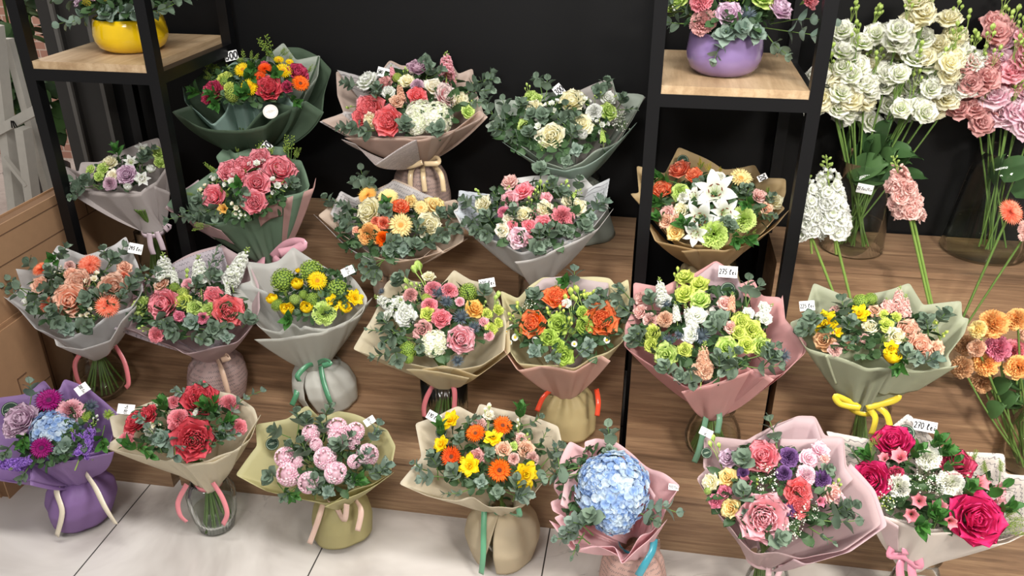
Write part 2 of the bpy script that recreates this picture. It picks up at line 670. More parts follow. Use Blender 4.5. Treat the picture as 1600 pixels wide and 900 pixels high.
def layers(mb, specs, jit=0.12):
    for (n, r0, z0, L, W, p0, p1, cup, ruf, curl) in specs:
        off = random.uniform(0, 6.28)
        for i in range(n):
            j = 1 + random.uniform(-jit, jit)
            petal(mb, off + i * 2 * PI / n + random.uniform(-.15, .15), r0, z0, L * j, W, p0 + random.uniform(-5, 5), p1 + random.uniform(-8, 8), cup, ruf, random.uniform(2, 3.5), curl=curl)


def basis(n, spin=0.0):
    n = np.asarray(n, float)
    n = n / np.linalg.norm(n)
    a = np.cross([0, 1, 0.2], n)
    a /= np.linalg.norm(a)
    c = np.cross(n, a)
    x = a * math.cos(spin) + c * math.sin(spin)
    y = np.cross(n, x)
    return np.stack([x, y, n], 1)


def ball_pts(n, zmin=-0.2):
    out = []
    for i in range(n):
        z = 1 - (1 - zmin) * (i + 0.5) / n
        r = math.sqrt(max(0, 1 - z * z))
        th = i * 2.39996
        out.append(np.array([r * math.cos(th), r * math.sin(th), z]))
    return out


def calyx(mb, r, h, mat=1, z=0.0):
    prof = [(0.02 * r, -h), (0.35 * r, -h * 0.7), (r, -h * 0.15), (r * 1.05, z + 0.03)]
    mb.lathe(prof, 10, mat)


def fl_rose(mb):
    calyx(mb, 0.3, 0.35)
    layers(mb, [(3, .03, .12, .72, .2, 4, -22, .6, .02, 0), (4, .09, .1, .76, .3, 8, -16, .6, .02, 10), (5, .16, .06, .8, .38, 14, -8, .55, .02, 25),
                (5, .22, .03, .84, .46, 24, 4, .5, .03, 45), (6, .26, 0, .9, .5, 38, 22, .4, .03, 60), (6, .28, 0, .92, .56, 50, 40, .35, .04, 65), (6, .28, 0, .95, .58, 66, 60, .3, .05, 45)])


def fl_garden(mb):
    calyx(mb, 0.35, 0.35)
    for i in range(46):
        r = .5 * math.sqrt((i + .5) / 46)
        petal(mb, i * 2.4, r * .8, .1, .55 + random.uniform(-.06, .06), .17, 4 + r * 34, -12 + r * 60, .5, .08, 2, nu=4, nv=4)
    layers(mb, [(7, .3, .02, .78, .36, 24, 10, .5, .04, 30), (7, .32, 0, .88, .44, 44, 34, .4, .04, 40), (7, .32, 0, .92, .54, 62, 52, .35, .05, 45)])


def fl_carn(mb):
    calyx(mb, 0.2, 0.6)
    for i in range(64):
        k = (i + .5) / 64
        p = 4 + 98 * k ** .8
        petal(mb, i * 2.4 + random.uniform(-.2, .2), .05, .0, .88 + random.uniform(-.1, .08), .26, p * .75, p * 1.02, -.1, .13, 3.2, nu=7, nv=4, serr=.08, a=1.0, tipw=.62)


def fl_eust(mb):
    calyx(mb, 0.2, 0.45)
    layers(mb, [(3, .04, .08, .62, .24, 8, -8, .5, .06, 20), (4, .1, .05, .7, .34, 16, 8, .45, .08, 45), (5, .14, .02, .8, .42, 30, 28, .3, .1, 55), (6, .16, 0, .9, .48, 48, 52, .2, .11, 55), (6, .16, -.04, .95, .48, 66, 78, .1, .11, 40)])


def fl_gerb(mb):
    for n, L, W, p, z in ((26, .97, .06, 86, .0), (24, .88, .055, 76, .03), (22, .5, .04, 66, .05)):
        for i in range(n):
            petal(mb, i * 2 * PI / n + random.uniform(-.05, .05), .08, z, L - .08 + random.uniform(-.05, .04), W, p - 10, p + random.uniform(-3, 8), .5, 0, nu=3, nv=5, a=1.1)
    mb.lathe([(.02, -.25), (.12, -.2), (.2, -.05)], 10, 1)


def fl_gerb2(mb):
    for k, (n, L) in enumerate(((34, .98), (34, .9), (32, .78), (30, .66), (26, .54), (20, .42), (14, .3))):
        for i in range(n):
            petal(mb, i * 2 * PI / n + k * .4, .04, k * .02, L - .04 + random.uniform(-.06, .04), .05, 84 - k * 9, 86 - k * 8, .4, 0, nu=3, nv=4, a=1.1)
    mb.lathe([(.02, -.25), (.12, -.2), (.2, -.05)], 10, 1)


def fl_center(mb):
    mb.lathe([(.0, .13), (.1, .125), (.17, .1), (.2, .05), (.2, .0)], 20, 0)
    for i in range(60):
        r = .2 * math.sqrt((i + .5) / 60)
        th = i * 2.4
        c = np.array([r * math.cos(th), r * math.sin(th), .13 - r * .3])
        mb.tube([c, c + [0, 0, .05 + .02 * random.random()]], [.013, .006], 4, 1)


def fl_hydr(mb):
    for p in ball_pts(210, -.2):
        q = p * (0.93 + random.uniform(-.06, .06))
        n = p + np.random.uniform(-.35, .35, 3)
        M = (basis(n, random.uniform(0, 6.28)), q * np.array([1, 1, .66]))
        rn = random.random()
        for k in range(4):
            petal(mb, k * PI / 2, .005, 0, .15, .088, 70, 82 + random.uniform(-12, 12), .3, .04, 1, nu=4, nv=4, a=1.0, rnd=rn, M=M)
    mb.lathe([(.0, .56), (.45, .47), (.78, .22), (.8, -.1), (.3, -.35), (.02, -.5)], 16, 0)


def fl_viburn(mb):
    for p in ball_pts(170, -.35):
        M = (basis(p + np.random.uniform(-.25, .25, 3), random.uniform(0, 6)), p * (.92 + random.uniform(-.05, .05)))
        rn = random.random()
        for k in range(5):
            petal(mb, k * PI * .4, .003, 0, .11, .052, 60, 80, .2, 0, nu=3, nv=3, a=1.0, rnd=rn, M=M)
    mb.lathe([(.0, .84), (.5, .66), (.82, .2), (.78, -.2), (.4, -.6), (.02, -.7)], 16, 1)


def fl_hyac(mb):
    for i in range(150):
        t = (i + .5) / 150
        z = .95 - 1.35 * t
        r = math.sqrt(max(0, 1 - ((z - .1) / .95) ** 2)) * .8
        th = i * 2.39996
        p = np.array([r * math.cos(th), r * math.sin(th), z])
        n = np.array([math.cos(th) * max(.15, r), math.sin(th) * max(.15, r), .25 + z * .7]) + np.random.uniform(-.2, .2, 3)
        M = (basis(n, random.uniform(0, 6)), p)
        rn = random.random()
        for k in range(6):
            petal(mb, k * PI / 3, .008, 0, .19, .05, 30, 80, .2, 0, nu=3, nv=4, a=1.0, rnd=rn, M=M, curl=60)
    mb.lathe([(.0, .85), (.4, .7), (.66, .2), (.66, -.1), (.3, -.4), (.03, -.9)], 12, 0)


def floret(mb, p, n, s, k=8, rnd=None):
    M = (basis(n, random.uniform(0, 6)), p)
    rn = random.random() if rnd is None else rnd
    for i in range(k):
        inner = i % 2
        petal(mb, i * 2 * PI / k, .01 * s, 0, s * (.8 if inner else 1.), s * .5, 30 if inner else 55, 40 if inner else 88, .2, .14, 2, nu=4, nv=4, a=1.0, rnd=rn, M=M)


def fl_stock(mb):
    """unit-tall spike, florets below, green buds at the tip"""
    mb.tube([(0, 0, -.3), (0, 0, .3), (.01, 0, .97)], [.018, .016, .008], 6, 1)
    N = 34
    for i in range(N):
        t = i / N
        z = .05 + .66 * t
        r = .17 * (1 - .45 * t) if t > .1 else .15
        th = i * 2.39996
        d = np.array([math.cos(th), math.sin(th), .35])
        floret(mb, np.array([r * math.cos(th) * .8, r * math.sin(th) * .8, z]), d, .13 * (1 - .35 * t))
    for i in range(14):
        t = i / 14
        z = .72 + .25 * t
        r = .07 * (1 - .6 * t)
        th = i * 2.4
        c = np.array([r * math.cos(th), r * math.sin(th), z])
        mb.tube([(0, 0, z - .03), c], .005, 4, 1)
        s = .032 * (1 - .45 * t)
        M0 = basis([math.cos(th), math.sin(th), .8])
        pr = [(0.0, s * 1.3), (s * .55, s * .9), (s * .8, 0), (s * .5, -s * .7), (0.001, -s)]
        tmp = MB()
        tmp.lathe(pr, 7, 0 if i < 6 else 1)
        P = np.asarray(tmp.v) @ M0.T + c
        mb.grid(P.reshape(len(pr), 7, 3), (0.5, .9), 0 if i < 6 else 1, closed=True)


def fl_tulip(mb):
    calyx(mb, 0.12, 0.3)
    layers(mb, [(3, .1, 0, 1.15, .42, 30, -32, .55, .02, 0), (4, .16, 0, 1.2, .5, 42, -34, .55, .03, 0), (4, .18, -.02, 1.15, .52, 55, -28, .5, .04, 0)])


def fl_daff(mb):
    layers(mb, [(6, .05, 0, .95, .3, 68, 84, .2, .05, 0), (6, .05, .03, .8, .26, 55, 72, .25, .06, 0), (7, .1, .03, .42, .17, 10, 24, .3, .12, 40), (5, .04, .05, .36, .13, 5, 10, .3, .1, 20)])
    mb.lathe([(.02, -.5), (.1, -.2), (.12, .02)], 8, 1)


def fl_lily(mb):
    for k in range(6):
        w = .25 if k % 2 else .18
        petal(mb, k * PI / 3, .03, 0 if k % 2 else -.02, 1.15, w, 24, 92, .25, .03, 2, nu=7, nv=9, a=1.15, curl=50, tipw=1.0)
    mb.lathe([(.02, -.6), (.06, -.3), (.08, .02)], 8, 1)


def fl_lily_st(mb):
    for k in range(6):
        az = k * PI / 3 + .5
        q = np.array([math.cos(az), math.sin(az), 0])
        mb.tube([q * .03, q * .12 + [0, 0, .3], q * .25 + [0, 0, .55]], .012, 5, 0)
        c = q * .25 + np.array([0, 0, .56])
        mb.tube([c + np.array([-q[1], q[0], 0]) * .08, c + [0, 0, .01], c - np.array([-q[1], q[0], 0]) * .08], [.015, .03, .015], 6, 1)
    mb.tube([(0, 0, 0), (.02, 0, .6)], .014, 5, 0)


def fl_alst(mb):
    for k in range(6):
        petal(mb, k * PI / 3, .05, 0, 1.0, .3 if k % 2 else .24, 14, 52, .35, .03, 2, nu=5, nv=6, a=1.2, curl=30)
    for k in range(5):
        q = np.array([math.cos(k * 1.3), math.sin(k * 1.3), 0])
        mb.tube([q * .03, q * .15 + [0, 0, .6]], .012, 4, 1)
    calyx(mb, .12, .4)


def fl_frees(mb):
    for c, s in (((0, 0, .1), .62), ((.55, .2, 0), .5), ((-.42, .38, .0), .48), ((-.1, -.55, -.05), .45)):
        M = (basis(np.array(c) * 1.0 + [0, 0, .9]) * s, np.array(c, float))
        for k in range(6):
            petal(mb, k * PI / 3, .08, 0, .95, .34, 20, 55, .35, .03, 2, nu=4, nv=5, a=1.1, M=M)
        for k in range(4):
            petal(mb, k * PI / 2, .04, .05, .7, .26, 5, 20, .35, .03, 2, nu=4, nv=4, a=1.1, M=M)
    for i in range(5):
        th = i * 1.3
        c = np.array([.75 * math.cos(th), .75 * math.sin(th), -.15])
        mb.tube([(0, 0, -.4), c, c * 1.15 + [0, 0, .18]], [.03, .07, .015], 6, 1)


def fl_bud(mb):
    """lisianthus buds on short stalks, unit tall"""
    for dx, h, s in ((0, 1.0, 1.0), (.22, .72, .8), (-.2, .6, .7)):
        top = np.array([dx, dx * .4, h])
        mb.tube([(0, 0, -.5), (dx * .5, dx * .2, h * .3), top - [0, 0, .34 * s]], .018, 5, 1)
        for k in range(4):
            petal(mb, k * PI / 2 + dx, .01, 0, .4 * s, .12 * s, 36, -34, .5, .02, 1, nu=4, nv=5, M=(np.eye(3), top - [0, 0, .34 * s]), a=1.1)
        for k in range(5):
            petal(mb, k * 2 * PI / 5, .01, 0, .26 * s, .03 * s, 42, 5, .2, 0, 1, mat=1, nu=3, nv=3, M=(np.eye(3), top - [0, 0, .36 * s]), a=1.0)


def fl_cham(mb):
    for i in range(13):
        petal(mb, i * 2 * PI / 13, .2, 0, .78, .17, 75, 92, .15, 0, nu=3, nv=4, a=1.2)
    mb.lathe([(0, .3), (.18, .25), (.3, .08), (.28, -.05), (.05, -.2)], 12, 2)
    mb.tube([(0, 0, -1.6), (0, 0, -.1)], .05, 4, 1)


def fl_thist(mb):
    mb.lathe([(0, .55), (.16, .48), (.28, .25), (.3, 0), (.15, -.2), (.03, -.3)], 14, 0)
    for p in ball_pts(70, -.2):
        c = p * np.array([.28, .28, .45]) + [0, 0, .05]
        mb.tube([c, c + p * .16], [.02, .003], 3, 0)
    for i in range(26):
        az = i * 2.4
        petal(mb, az, .1, -.05, .95 + random.uniform(-.15, .1), .05, 55 + random.uniform(-18, 18), 80, .2, 0, nu=3, nv=4, a=.7, tipw=1.05)
        d = np.array([math.cos(az + .1), math.sin(az + .1), .35])
        mb.tube([d * .3, d * .85], [.02, .002], 3, 0)


def fl_wax(mb, col=0):
    """spray of tiny blossoms on thin stalks, unit radius"""
    for i in range(34):
        th, r = random.uniform(0, 6.28), math.sqrt(random.random())
        c = np.array([r * math.cos(th), r * math.sin(th), .25 + random.uniform(-.25, .25) - r * .2])
        mb.tube([(c[0] * .3, c[1] * .3, -.5), (c[0] * .7, c[1] * .7, c[2] - .3), c], .012, 3, 1)
        if i % 3 == 0:
            M = (basis(c + [0, 0, 1.0]), c)
            for k in range(5):
                petal(mb, k * 1.2566, .01, 0, .1, .06, 50, 80, .2, 0, nu=3, nv=3, a=1.0, M=M)
        else:
            s = random.uniform(.045, .075)
            mb.lathe([(0, s), (s * .8, s * .5), (s, 0), (s * .6, -s * .8), (.002, -s)], 6, 0, c=c)
    for i in range(26):
        th, r = random.uniform(0, 6.28), random.uniform(.2, 1)
        M = (basis((math.cos(th) * r, math.sin(th) * r, .8)), np.array([r * math.cos(th) * .7, r * math.sin(th) * .7, -.1 + random.uniform(-.1, .2)]))
        petal(mb, 0, 0, 0, .4, .02, 5, 25, 0, 0, mat=1, nu=3, nv=3, M=M, a=.9)


def fl_fine(mb):
    """fine green seed-pod sprig, unit tall"""
    for s in range(5):
        dx, dy = random.uniform(-.28, .28), random.uniform(-.28, .28)
        tip = np.array([dx, dy, random.uniform(.65, 1.0)])
        mid = np.array([dx * .4, dy * .4, .35])
        mb.tube([(0, 0, -.3), mid, tip], [.012, .009, .004], 4, 1)
        for i in range(26):
            t = .25 + .75 * i / 26
            c = mid + (tip - mid) * (t - .2) / .8
            th = i * 2.4
            d = np.array([math.cos(th), math.sin(th), .5]) * random.uniform(.05, .1) * (1.25 - t * .6)
            q = c + d
            mb.tube([c, q], .003, 3, 1)
            r_ = random.uniform(.016, .026)
            mb.lathe([(0, r_), (r_, 0), (.001, -r_)], 5, 0, c=q)


def fl_hyper(mb):
    fl_wax(mb)


def leaf(mb, M, L, W, mat=0, bend=35, cup=.2, a=1.0, p0=20, rnd=None):
    petal(mb, 0, 0.0, 0, L, W, p0, p0 + bend, cup, .015, 1.5, mat=mat, nu=5, nv=6, a=a, M=M, rnd=rnd, tipw=1.0)


def sprig(mb, L, kind):
    """leafy stem of length L (metres) along +Z"""
    bend = random.uniform(-.12, .12) * L
    pts = [np.array([bend * math.sin(PI * t), bend * .5 * math.sin(PI * t), L * t]) for t in np.linspace(-.25, 1, 8)]
    mb.tube(pts, [.0016] * 4 + [.0012] * 4, 5, 1)
    if kind == 'e':
        sp, ll, ww, p0 = .022, .032, .0125, 48
    elif kind == 'E':
        sp, ll, ww, p0 = .027, .046, .0185, 50
    elif kind == 'p':
        sp, ll, ww, p0 = .014, .028, .006, 45
    elif kind == 'u':
        sp, ll, ww, p0 = .024, .056, .0125, 35
    else:
        sp, ll, ww, p0 = .016, .022, .009, 50
    n = max(3, int(L / sp))
    for i in range(n + 1):
        t = (i + .2) / (n + .2)
        if t < .12:
            continue
        c = np.array([bend * math.sin(PI * t), bend * .5 * math.sin(PI * t), L * t])
        s = (1.05 - .45 * t) * random.uniform(.85, 1.1)
        az = (i % 2) * PI / 2 + random.uniform(-.3, .3)
        for q in (0, PI):
            ca, sa = math.cos(az + q), math.sin(az + q)
            Rm = np.array([[ca, -sa, 0], [sa, ca, 0], [0, 0, 1.]])
            leaf(mb, (Rm, c), ll * s, ww * s, 0, 40, .15, 1.0 if kind in 'eE' else .9, p0 - 22 * t)
    c = np.array([0, 0, L])
    leaf(mb, (np.eye(3), c), ll * .5, ww * .5, 0, 10, .2, 1.0, 5)


def rosette(mb):
    """eucalyptus tip seen end-on, unit radius"""
    mb.tube([(0, 0, -1.0), (0, 0, .25)], .03, 5, 1)
    for k, (n, z, L, W, p) in enumerate(((4, -.35, .95, .34, 72), (3, -.15, .82, .31, 62), (3, .0, .62, .25, 48), (2, .12, .42, .18, 32), (2, .2, .26, .11, 18))):
        for i in range(n):
            az = i * 2 * PI / n + k * 1.1 + random.uniform(-.2, .2)
            Rm = np.array([[math.cos(az), -math.sin(az), 0], [math.sin(az), math.cos(az), 0], [0, 0, 1.]])
            petal(mb, az, .02, z, L, W * 1.0, p - 8, p + 18, .22, .02, 1.5, nu=5, nv=6, a=.85, tipw=.98)


def leafball(mb):
    """loose dark leaf mass of unit radius that fills a bouquet under its blossoms"""
    for i in range(210):
        r = .95 * math.sqrt((i + .5) / 210)
        th = i * 2.4
        z = random.uniform(-.27, -.08) + .20 * (1 - r * r)
        n = np.array([math.cos(th) * r, math.sin(th) * r, .7]) + np.random.uniform(-.5, .5, 3)
        M = (basis(n, random.uniform(0, 6)), np.array([r * math.cos(th), r * math.sin(th), z]))
        leaf(mb, M, random.uniform(.2, .32), random.uniform(.055, .1), 0, 30, .15, 1.0, 40)


GREEN = ('#4d6b35', '#6f8d45')
EUC = ('#4f6350', '#869a85')
EUCL = ('#5c7566', '#98ab9c')
RUS = ('#2c5a26', '#4c8038')

PAL = {  # base, tip, alternate
    'peach': ('#eaa888', '#fad2ba'), 'coral': ('#f0684c', '#fca88c', '#f07e5c'), 'pink': ('#e47488', '#f6a4ae'), 'softpink': ('#eea0a8', '#f8c4cc'),
    'hot': ('#b01450', '#d83070'), 'crim': ('#c02840', '#e8606c'), 'raspb': ('#a82850', '#d04c70'), 'cream': ('#f0e6bc', '#fbf7e8'), 'ivory': ('#eee6b4', '#faf6da'),
    'white': ('#e2e8cc', '#f4f5f0'), 'yellow': ('#f0b800', '#fbe020'), 'gold': ('#e8a83c', '#f8cc70'), 'orange': ('#e85008', '#fb7c18'),
    'redor': ('#d83010', '#f06018'), 'lilac': ('#c09cb8', '#e2c8da'), 'mauve': ('#b890a8', '#d8b8c8'), 'purple': ('#8858c0', '#b48ae0'),
    'dkpurple': ('#503064', '#86609a'), 'mag': ('#7a0858', '#a8147c'), 'lime': ('#9cc040', '#d4e88c'), 'green': ('#7ca030', '#b6d060'),
    'ygreen': ('#98b838', '#dce678'), 'blush': ('#e0a8a0', '#f4d0c8'), 'dusty': ('#c88888', '#e8b4b0'), 'rosew': ('#e87088', '#f8e8e4'),
    'cwhite': ('#c8dc88', '#f6f6ec'), 'blue': ('#7f9fd0', '#a6c2e8', '#d2e0ea'), 'whyd': ('#dbe4ba', '#eeefdc', '#f4f3e8'), 'hya': ('#e09cb4', '#f5d2de', '#f9e2e8'),
    'orpk': ('#fba038', '#f88c58'), 'tan': ('#a87050', '#e0b488'), 'apric': ('#f0a050', '#fcc880'), 'teal': ('#3a4650', '#66747e'), 'lav': ('#b8a0d0', '#dccce8'),
    'pkor': ('#f06a5c', '#f48a8e'), 'dpink': ('#c8607c', '#e890a8'), 'beige': ('#dca888', '#f2ccb0'), 'ltgold': ('#f0c880', '#fae8a8'), 'orsalm': ('#f06a3c', '#fca880', '#f07848'),
}
CENTER = {'mag': '#4a1040', 'orange': '#5a1810', 'redor': '#5a1810', 'yellow': '#c88c10', 'ltgold': '#d89848', 'gold': '#c88830', 'default': '#b87838'}

KIND = {
    'R': ('rose', fl_rose), 'G': ('garden_rose', fl_garden), 'C': ('carnation', fl_carn), 'X': ('lisianthus_blossom', fl_eust), 'g': ('gerbera', fl_gerb), 'J': ('gerbera', fl_gerb2),
    'H': ('hydrangea', fl_hydr), 'V': ('viburnum', fl_viburn), 'Y': ('hyacinth', fl_hyac), 'T': ('tulip', fl_tulip), 'D': ('daffodil', fl_daff), 'L': ('lily', fl_lily),
    'A': ('alstroemeria', fl_alst), 'F': ('freesia', fl_frees), 'm': ('chamomile', fl_cham), 'h': ('thistle', fl_thist), 'w': ('wax_flower', fl_wax),
    'S': ('stock_spike', fl_stock), 'b': ('lisianthus_bud', fl_bud), 'f': ('green_filler_sprig', fl_fine), 'o': ('eucalyptus_tip', rosette),
}
CACHE = {}


def flower_mesh(code, col, nvar=2):
    key = (code, col, random.randrange(nvar))
    if key in CACHE:
        return CACHE[key]
    mb = MB()
    KIND[code][1](mb)
    if code == 'o':
        c = EUCL if col == 'l' else (RUS if col == 'g' else EUC)
        mats = [leaf_mat(*c), leaf_mat(*GREEN)]
    elif code == 'f':
        mats = [leaf_mat('#6f8d3a', '#a3b84e') if col != 'y' else petal_mat('#c8b020', '#e8d848'), leaf_mat(*GREEN)]
    else:
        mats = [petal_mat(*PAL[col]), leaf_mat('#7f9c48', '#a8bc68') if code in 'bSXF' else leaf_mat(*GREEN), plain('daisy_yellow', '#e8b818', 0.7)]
    CACHE[key] = mb.mesh(KIND[code][0], mats)
    return CACHE[key]


def center_mesh(kind, col):
    key = ('c', kind, col)
    if key not in CACHE:
        mb = MB()
        if kind == 'L':
            fl_lily_st(mb)
            CACHE[key] = mb.mesh('stamens', [petal_mat('#c8d890', '#d8e4a8'), plain('brown_pollen', '#6a3418', 0.8)])
        else:
            fl_center(mb)
            cc = CENTER.get(col, CENTER['default'])
            CACHE[key] = mb.mesh('flower_center', [plain('center_' + cc[1:], cc, 0.8), plain('center_tip_' + cc[1:], '#c89040' if cc != '#4a1040' else '#8a3070', 0.8)])
    return CACHE[key]


def mat4(R3, s, p):
    mm = Matrix.Identity(4)
    for i in range(3):
        for j in range(3):
            mm[i][j] = float(R3[i, j] * s)
        mm[i][3] = float(p[i])
    return mm


def put_flower(parent, code, col, P, n, radius, spin=None):
    """P, n in world; parent an Empty (unrotated)"""
    P = np.asarray(P) - np.array(parent.location)
    if spin is None:
        spin = random.uniform(0, 6.28)
    o = link(KIND[code][0], flower_mesh(code, col), parent, mat4(basis(n, spin), radius, P))
    if code in 'gL' or (code == 'J' and col == 'x'):
        k = center_mesh(code, col)
        link('stamens' if code == 'L' else 'flower_center', k, o)
    return o


def put_sprig(parent, kind, A, B, up, light=False):
    A, B = np.asarray(A), np.asarray(B)
    L = float(np.linalg.norm(B - A))
    key = ('sprig', kind, round(L, 2), light, random.randrange(2))
    if key not in CACHE:
        mb = MB()
        sprig(mb, max(.03, round(L, 2)), kind)
        c = {'u': RUS, 'p': EUC if not light else EUCL}.get(kind, EUCL if light else EUC)
        CACHE[key] = mb.mesh('sprig', [leaf_mat(*c), leaf_mat(*GREEN)])
    z = (B - A) / L
    x = np.cross(np.asarray(up, float), z)
    x /= np.linalg.norm(x) + 1e-9
    y = np.cross(z, x)
    nm = {'u': 'green_leaf_sprig', 'p': 'narrow_eucalyptus_sprig'}.get(kind, 'eucalyptus_sprig')
    return link(nm, CACHE[key], parent, mat4(np.stack([x, y, z], 1), 1.0, A - np.array(parent.location)))

# ---------------------------------------------------------------- handwriting for the price tags
GL = {'0': [[(.5, 1), (.2, .85), (.1, .4), (.3, 0), (.6, 0), (.85, .4), (.75, .85), (.5, 1)]], '1': [[(.2, .7), (.55, 1), (.5, 0)]],
      '2': [[(.1, .8), (.4, 1), (.75, .8), (.6, .45), (.1, 0), (.9, .05)]], '3': [[(.1, .9), (.6, 1), (.7, .75), (.4, .55), (.8, .3), (.5, 0), (.1, .1)]],
      '4': [[(.3, 1), (.1, .45), (.8, .5)], [(.65, .9), (.55, 0)]], '5': [[(.85, 1), (.3, .95), (.25, .55), (.65, .6), (.8, .3), (.5, 0), (.1, .1)]],
      '7': [[(.1, .95), (.85, 1), (.4, 0)], [(.25, .5), (.75, .5)]], '8': [[(.5, .5), (.2, .8), (.5, 1), (.8, .8), (.5, .5), (.15, .2), (.5, 0), (.85, .2), (.5, .5)]],
      '9': [[(.8, .7), (.5, .5), (.2, .75), (.5, 1), (.8, .85), (.6, 0)]], 'l': [[(.2, .3), (.7, .85), (.5, 1), (.3, .6), (.35, 0), (.7, .1)]],
      'e': [[(.2, .25), (.7, .4), (.5, .55), (.25, .35), (.4, 0), (.85, .12)]], 'i': [[(.4, .5), (.4, .05), (.7, .1)], [(.45, .7), (.5, .78)]],
      '/': [[(.2, -.1), (.8, 1.05)]], 'f': [[(.8, .95), (.5, 1), (.4, 0)], [(.15, .55), (.7, .55)]], 'r': [[(.3, .5), (.3, 0)], [(.3, .3), (.75, .5)]], ' ': [], '-': [[(.2, .4), (.8, .45)]]}


def write(mb, text, w, h, mat, z):
    n = sum(.55 if c == ' ' else .8 for c in text)
    s = min(w * .95 / n, h * .72)
    x = -n * s / 2
    hh = min(h * .72, s * 1.6)
    for c in text:
        for st in GL.get(c, []):
            p = [np.array([x + a * s * .8 + .12 * b_ * s, -hh / 2 + b_ * hh, 0]) for a, b_ in st]
            for q0, q1 in zip(p[:-1], p[1:]):
                d = q1 - q0
                L = np.linalg.norm(d)
                nn = np.array([-d[1], d[0], 0]) / L * s * .14
                e = d / L * s * .05
                mb.poly([q0 - nn - e + [0, 0, z], q1 - nn + e + [0, 0, z], q1 + nn + e + [0, 0, z], q0 + nn - e + [0, 0, z]], mat)
        x += s * (.55 if c == ' ' else .8)


INK = plain('ink', '#15151c', 0.6)
CARDW = plain('white_card', '#f4f3f0', 0.5)


def price_tag(parent, P, wpx, hpx, rot, text, face=None, tilt=0.0):
    """small written card; size in photo pixels at P"""
    k = mpp(P)
    w, h = wpx * k, hpx * k
    mb = MB()
    mb.box(-w / 2, w / 2, -h / 2, h / 2, -.0004, .0004)
    write(mb, text, w, h, 1, .0008)
    n = CAM - np.asarray(P)
    n = n / np.linalg.norm(n) + np.array([0, -.1, .25]) + (np.asarray(face) if face is not None else 0)
    n /= np.linalg.norm(n)
    x = CR * math.cos(rot) + CU * math.sin(rot)
    x = x - n * np.dot(x, n)
    x /= np.linalg.norm(x)
    R3 = np.stack([x, np.cross(n, x), n], 1)
    base = np.array(parent.location) if parent is not None else np.zeros(3)
    return link('price_tag', mb.mesh('price_tag', [CARDW, INK], False), parent, mat4(R3, 1, np.asarray(P) - base))


def sticker(parent, P, dpx, n, dark=True):
    r = dpx * mpp(P) / 2
    mb = MB()
    mb.lathe([(0, .0006), (r, .0006), (r, -.0004), (0, -.0004)], 28, 0)
    for s, l in ((.0, .62), (.12, .4), (-.12, .3)):
        mb.poly([np.array([-l * r, s * r - .012 * r, .0009]), np.array([l * r, s * r - .012 * r, .0009]), np.array([l * r, s * r + .03 * r, .0009]), np.array([-l * r, s * r + .03 * r, .0009])], 1)
    mb.lathe([(r * .84, .0009), (r * .88, .0009)], 28, 1)
    mats = [plain('seal_green', '#14301f', .8), plain('seal_print', '#a8b8a0', .5)] if dark else [plain('seal_white', '#dcd6cc', .4), plain('seal_grey', '#9a958c', .5)]
    x = CR * .95 + CU * .3
    n = np.asarray(n) / np.linalg.norm(n)
    x = x - n * np.dot(x, n)
    x /= np.linalg.norm(x)
    return link('round_sticker', mb.mesh('round_sticker', mats, False), parent, mat4(np.stack([x, np.cross(n, x), n], 1), 1, np.asarray(P) - np.array(parent.location)))


def strip(pts, w, side=None):
    """ribbon band through points, width w, with a little thickness"""
    mb = MB()
    pts = [np.asarray(p, float) for p in pts]
    # smooth
    q = []
    for i in range(len(pts) - 1):
        p0 = pts[max(i - 1, 0)]; p1 = pts[i]; p2 = pts[i + 1]; p3 = pts[min(i + 2, len(pts) - 1)]
        for t in np.linspace(0, 1, 6, endpoint=False):
            q.append(.5 * ((2 * p1) + (-p0 + p2) * t + (2 * p0 - 5 * p1 + 4 * p2 - p3) * t * t + (-p0 + 3 * p1 - 3 * p2 + p3) * t ** 3))
    q.append(pts[-1])
    A = []
    for i, p in enumerate(q):
        d = q[min(i + 1, len(q) - 1)] - q[max(i - 1, 0)]
        d /= np.linalg.norm(d) + 1e-9
        f = side if side is not None else np.array([math.sin(i * .25) * .25, -1., .15])
        s = np.cross(d, f)
        s /= np.linalg.norm(s) + 1e-9
        n = np.cross(s, d)
        A.append([p - s * w / 2, p, p + s * w / 2])
    mb.grid(np.asarray(A), (.5, .5), 0)
    return mb


def smooth_closed(pts, n):
    """resample a closed outline to n points with slightly softened corners"""
    pts = np.asarray(pts, float)
    nx = np.roll(pts, -1, 0)
    L = np.linalg.norm(nx - pts, axis=1)
    cum = np.concatenate([[0], np.cumsum(L)])
    s = np.linspace(0, cum[-1], n, endpoint=False)
    idx = np.searchsorted(cum, s, 'right') - 1
    t = (s - cum[idx]) / L[idx]
    q = pts[idx] * (1 - t)[:, None] + nx[idx] * t[:, None]
    return (q * 2 + np.roll(q, 1, 0) + np.roll(q, -1, 0)) / 4


def smooth_open(pts, n):
    pts = np.asarray(pts, float)
    L = np.linalg.norm(pts[1:] - pts[:-1], axis=1)
    cum = np.concatenate([[0], np.cumsum(L)])
    s = np.linspace(0, cum[-1] * .99999, n)
    idx = np.searchsorted(cum, s, 'right') - 1
    t = (s - cum[idx]) / L[idx]
    q = pts[idx] * (1 - t)[:, None] + pts[idx + 1] * t[:, None]
    r = q.copy()
    r[1:-1] = (q[1:-1] * 2 + q[:-2] + q[2:]) / 4
    return r


class Bq:
    pass


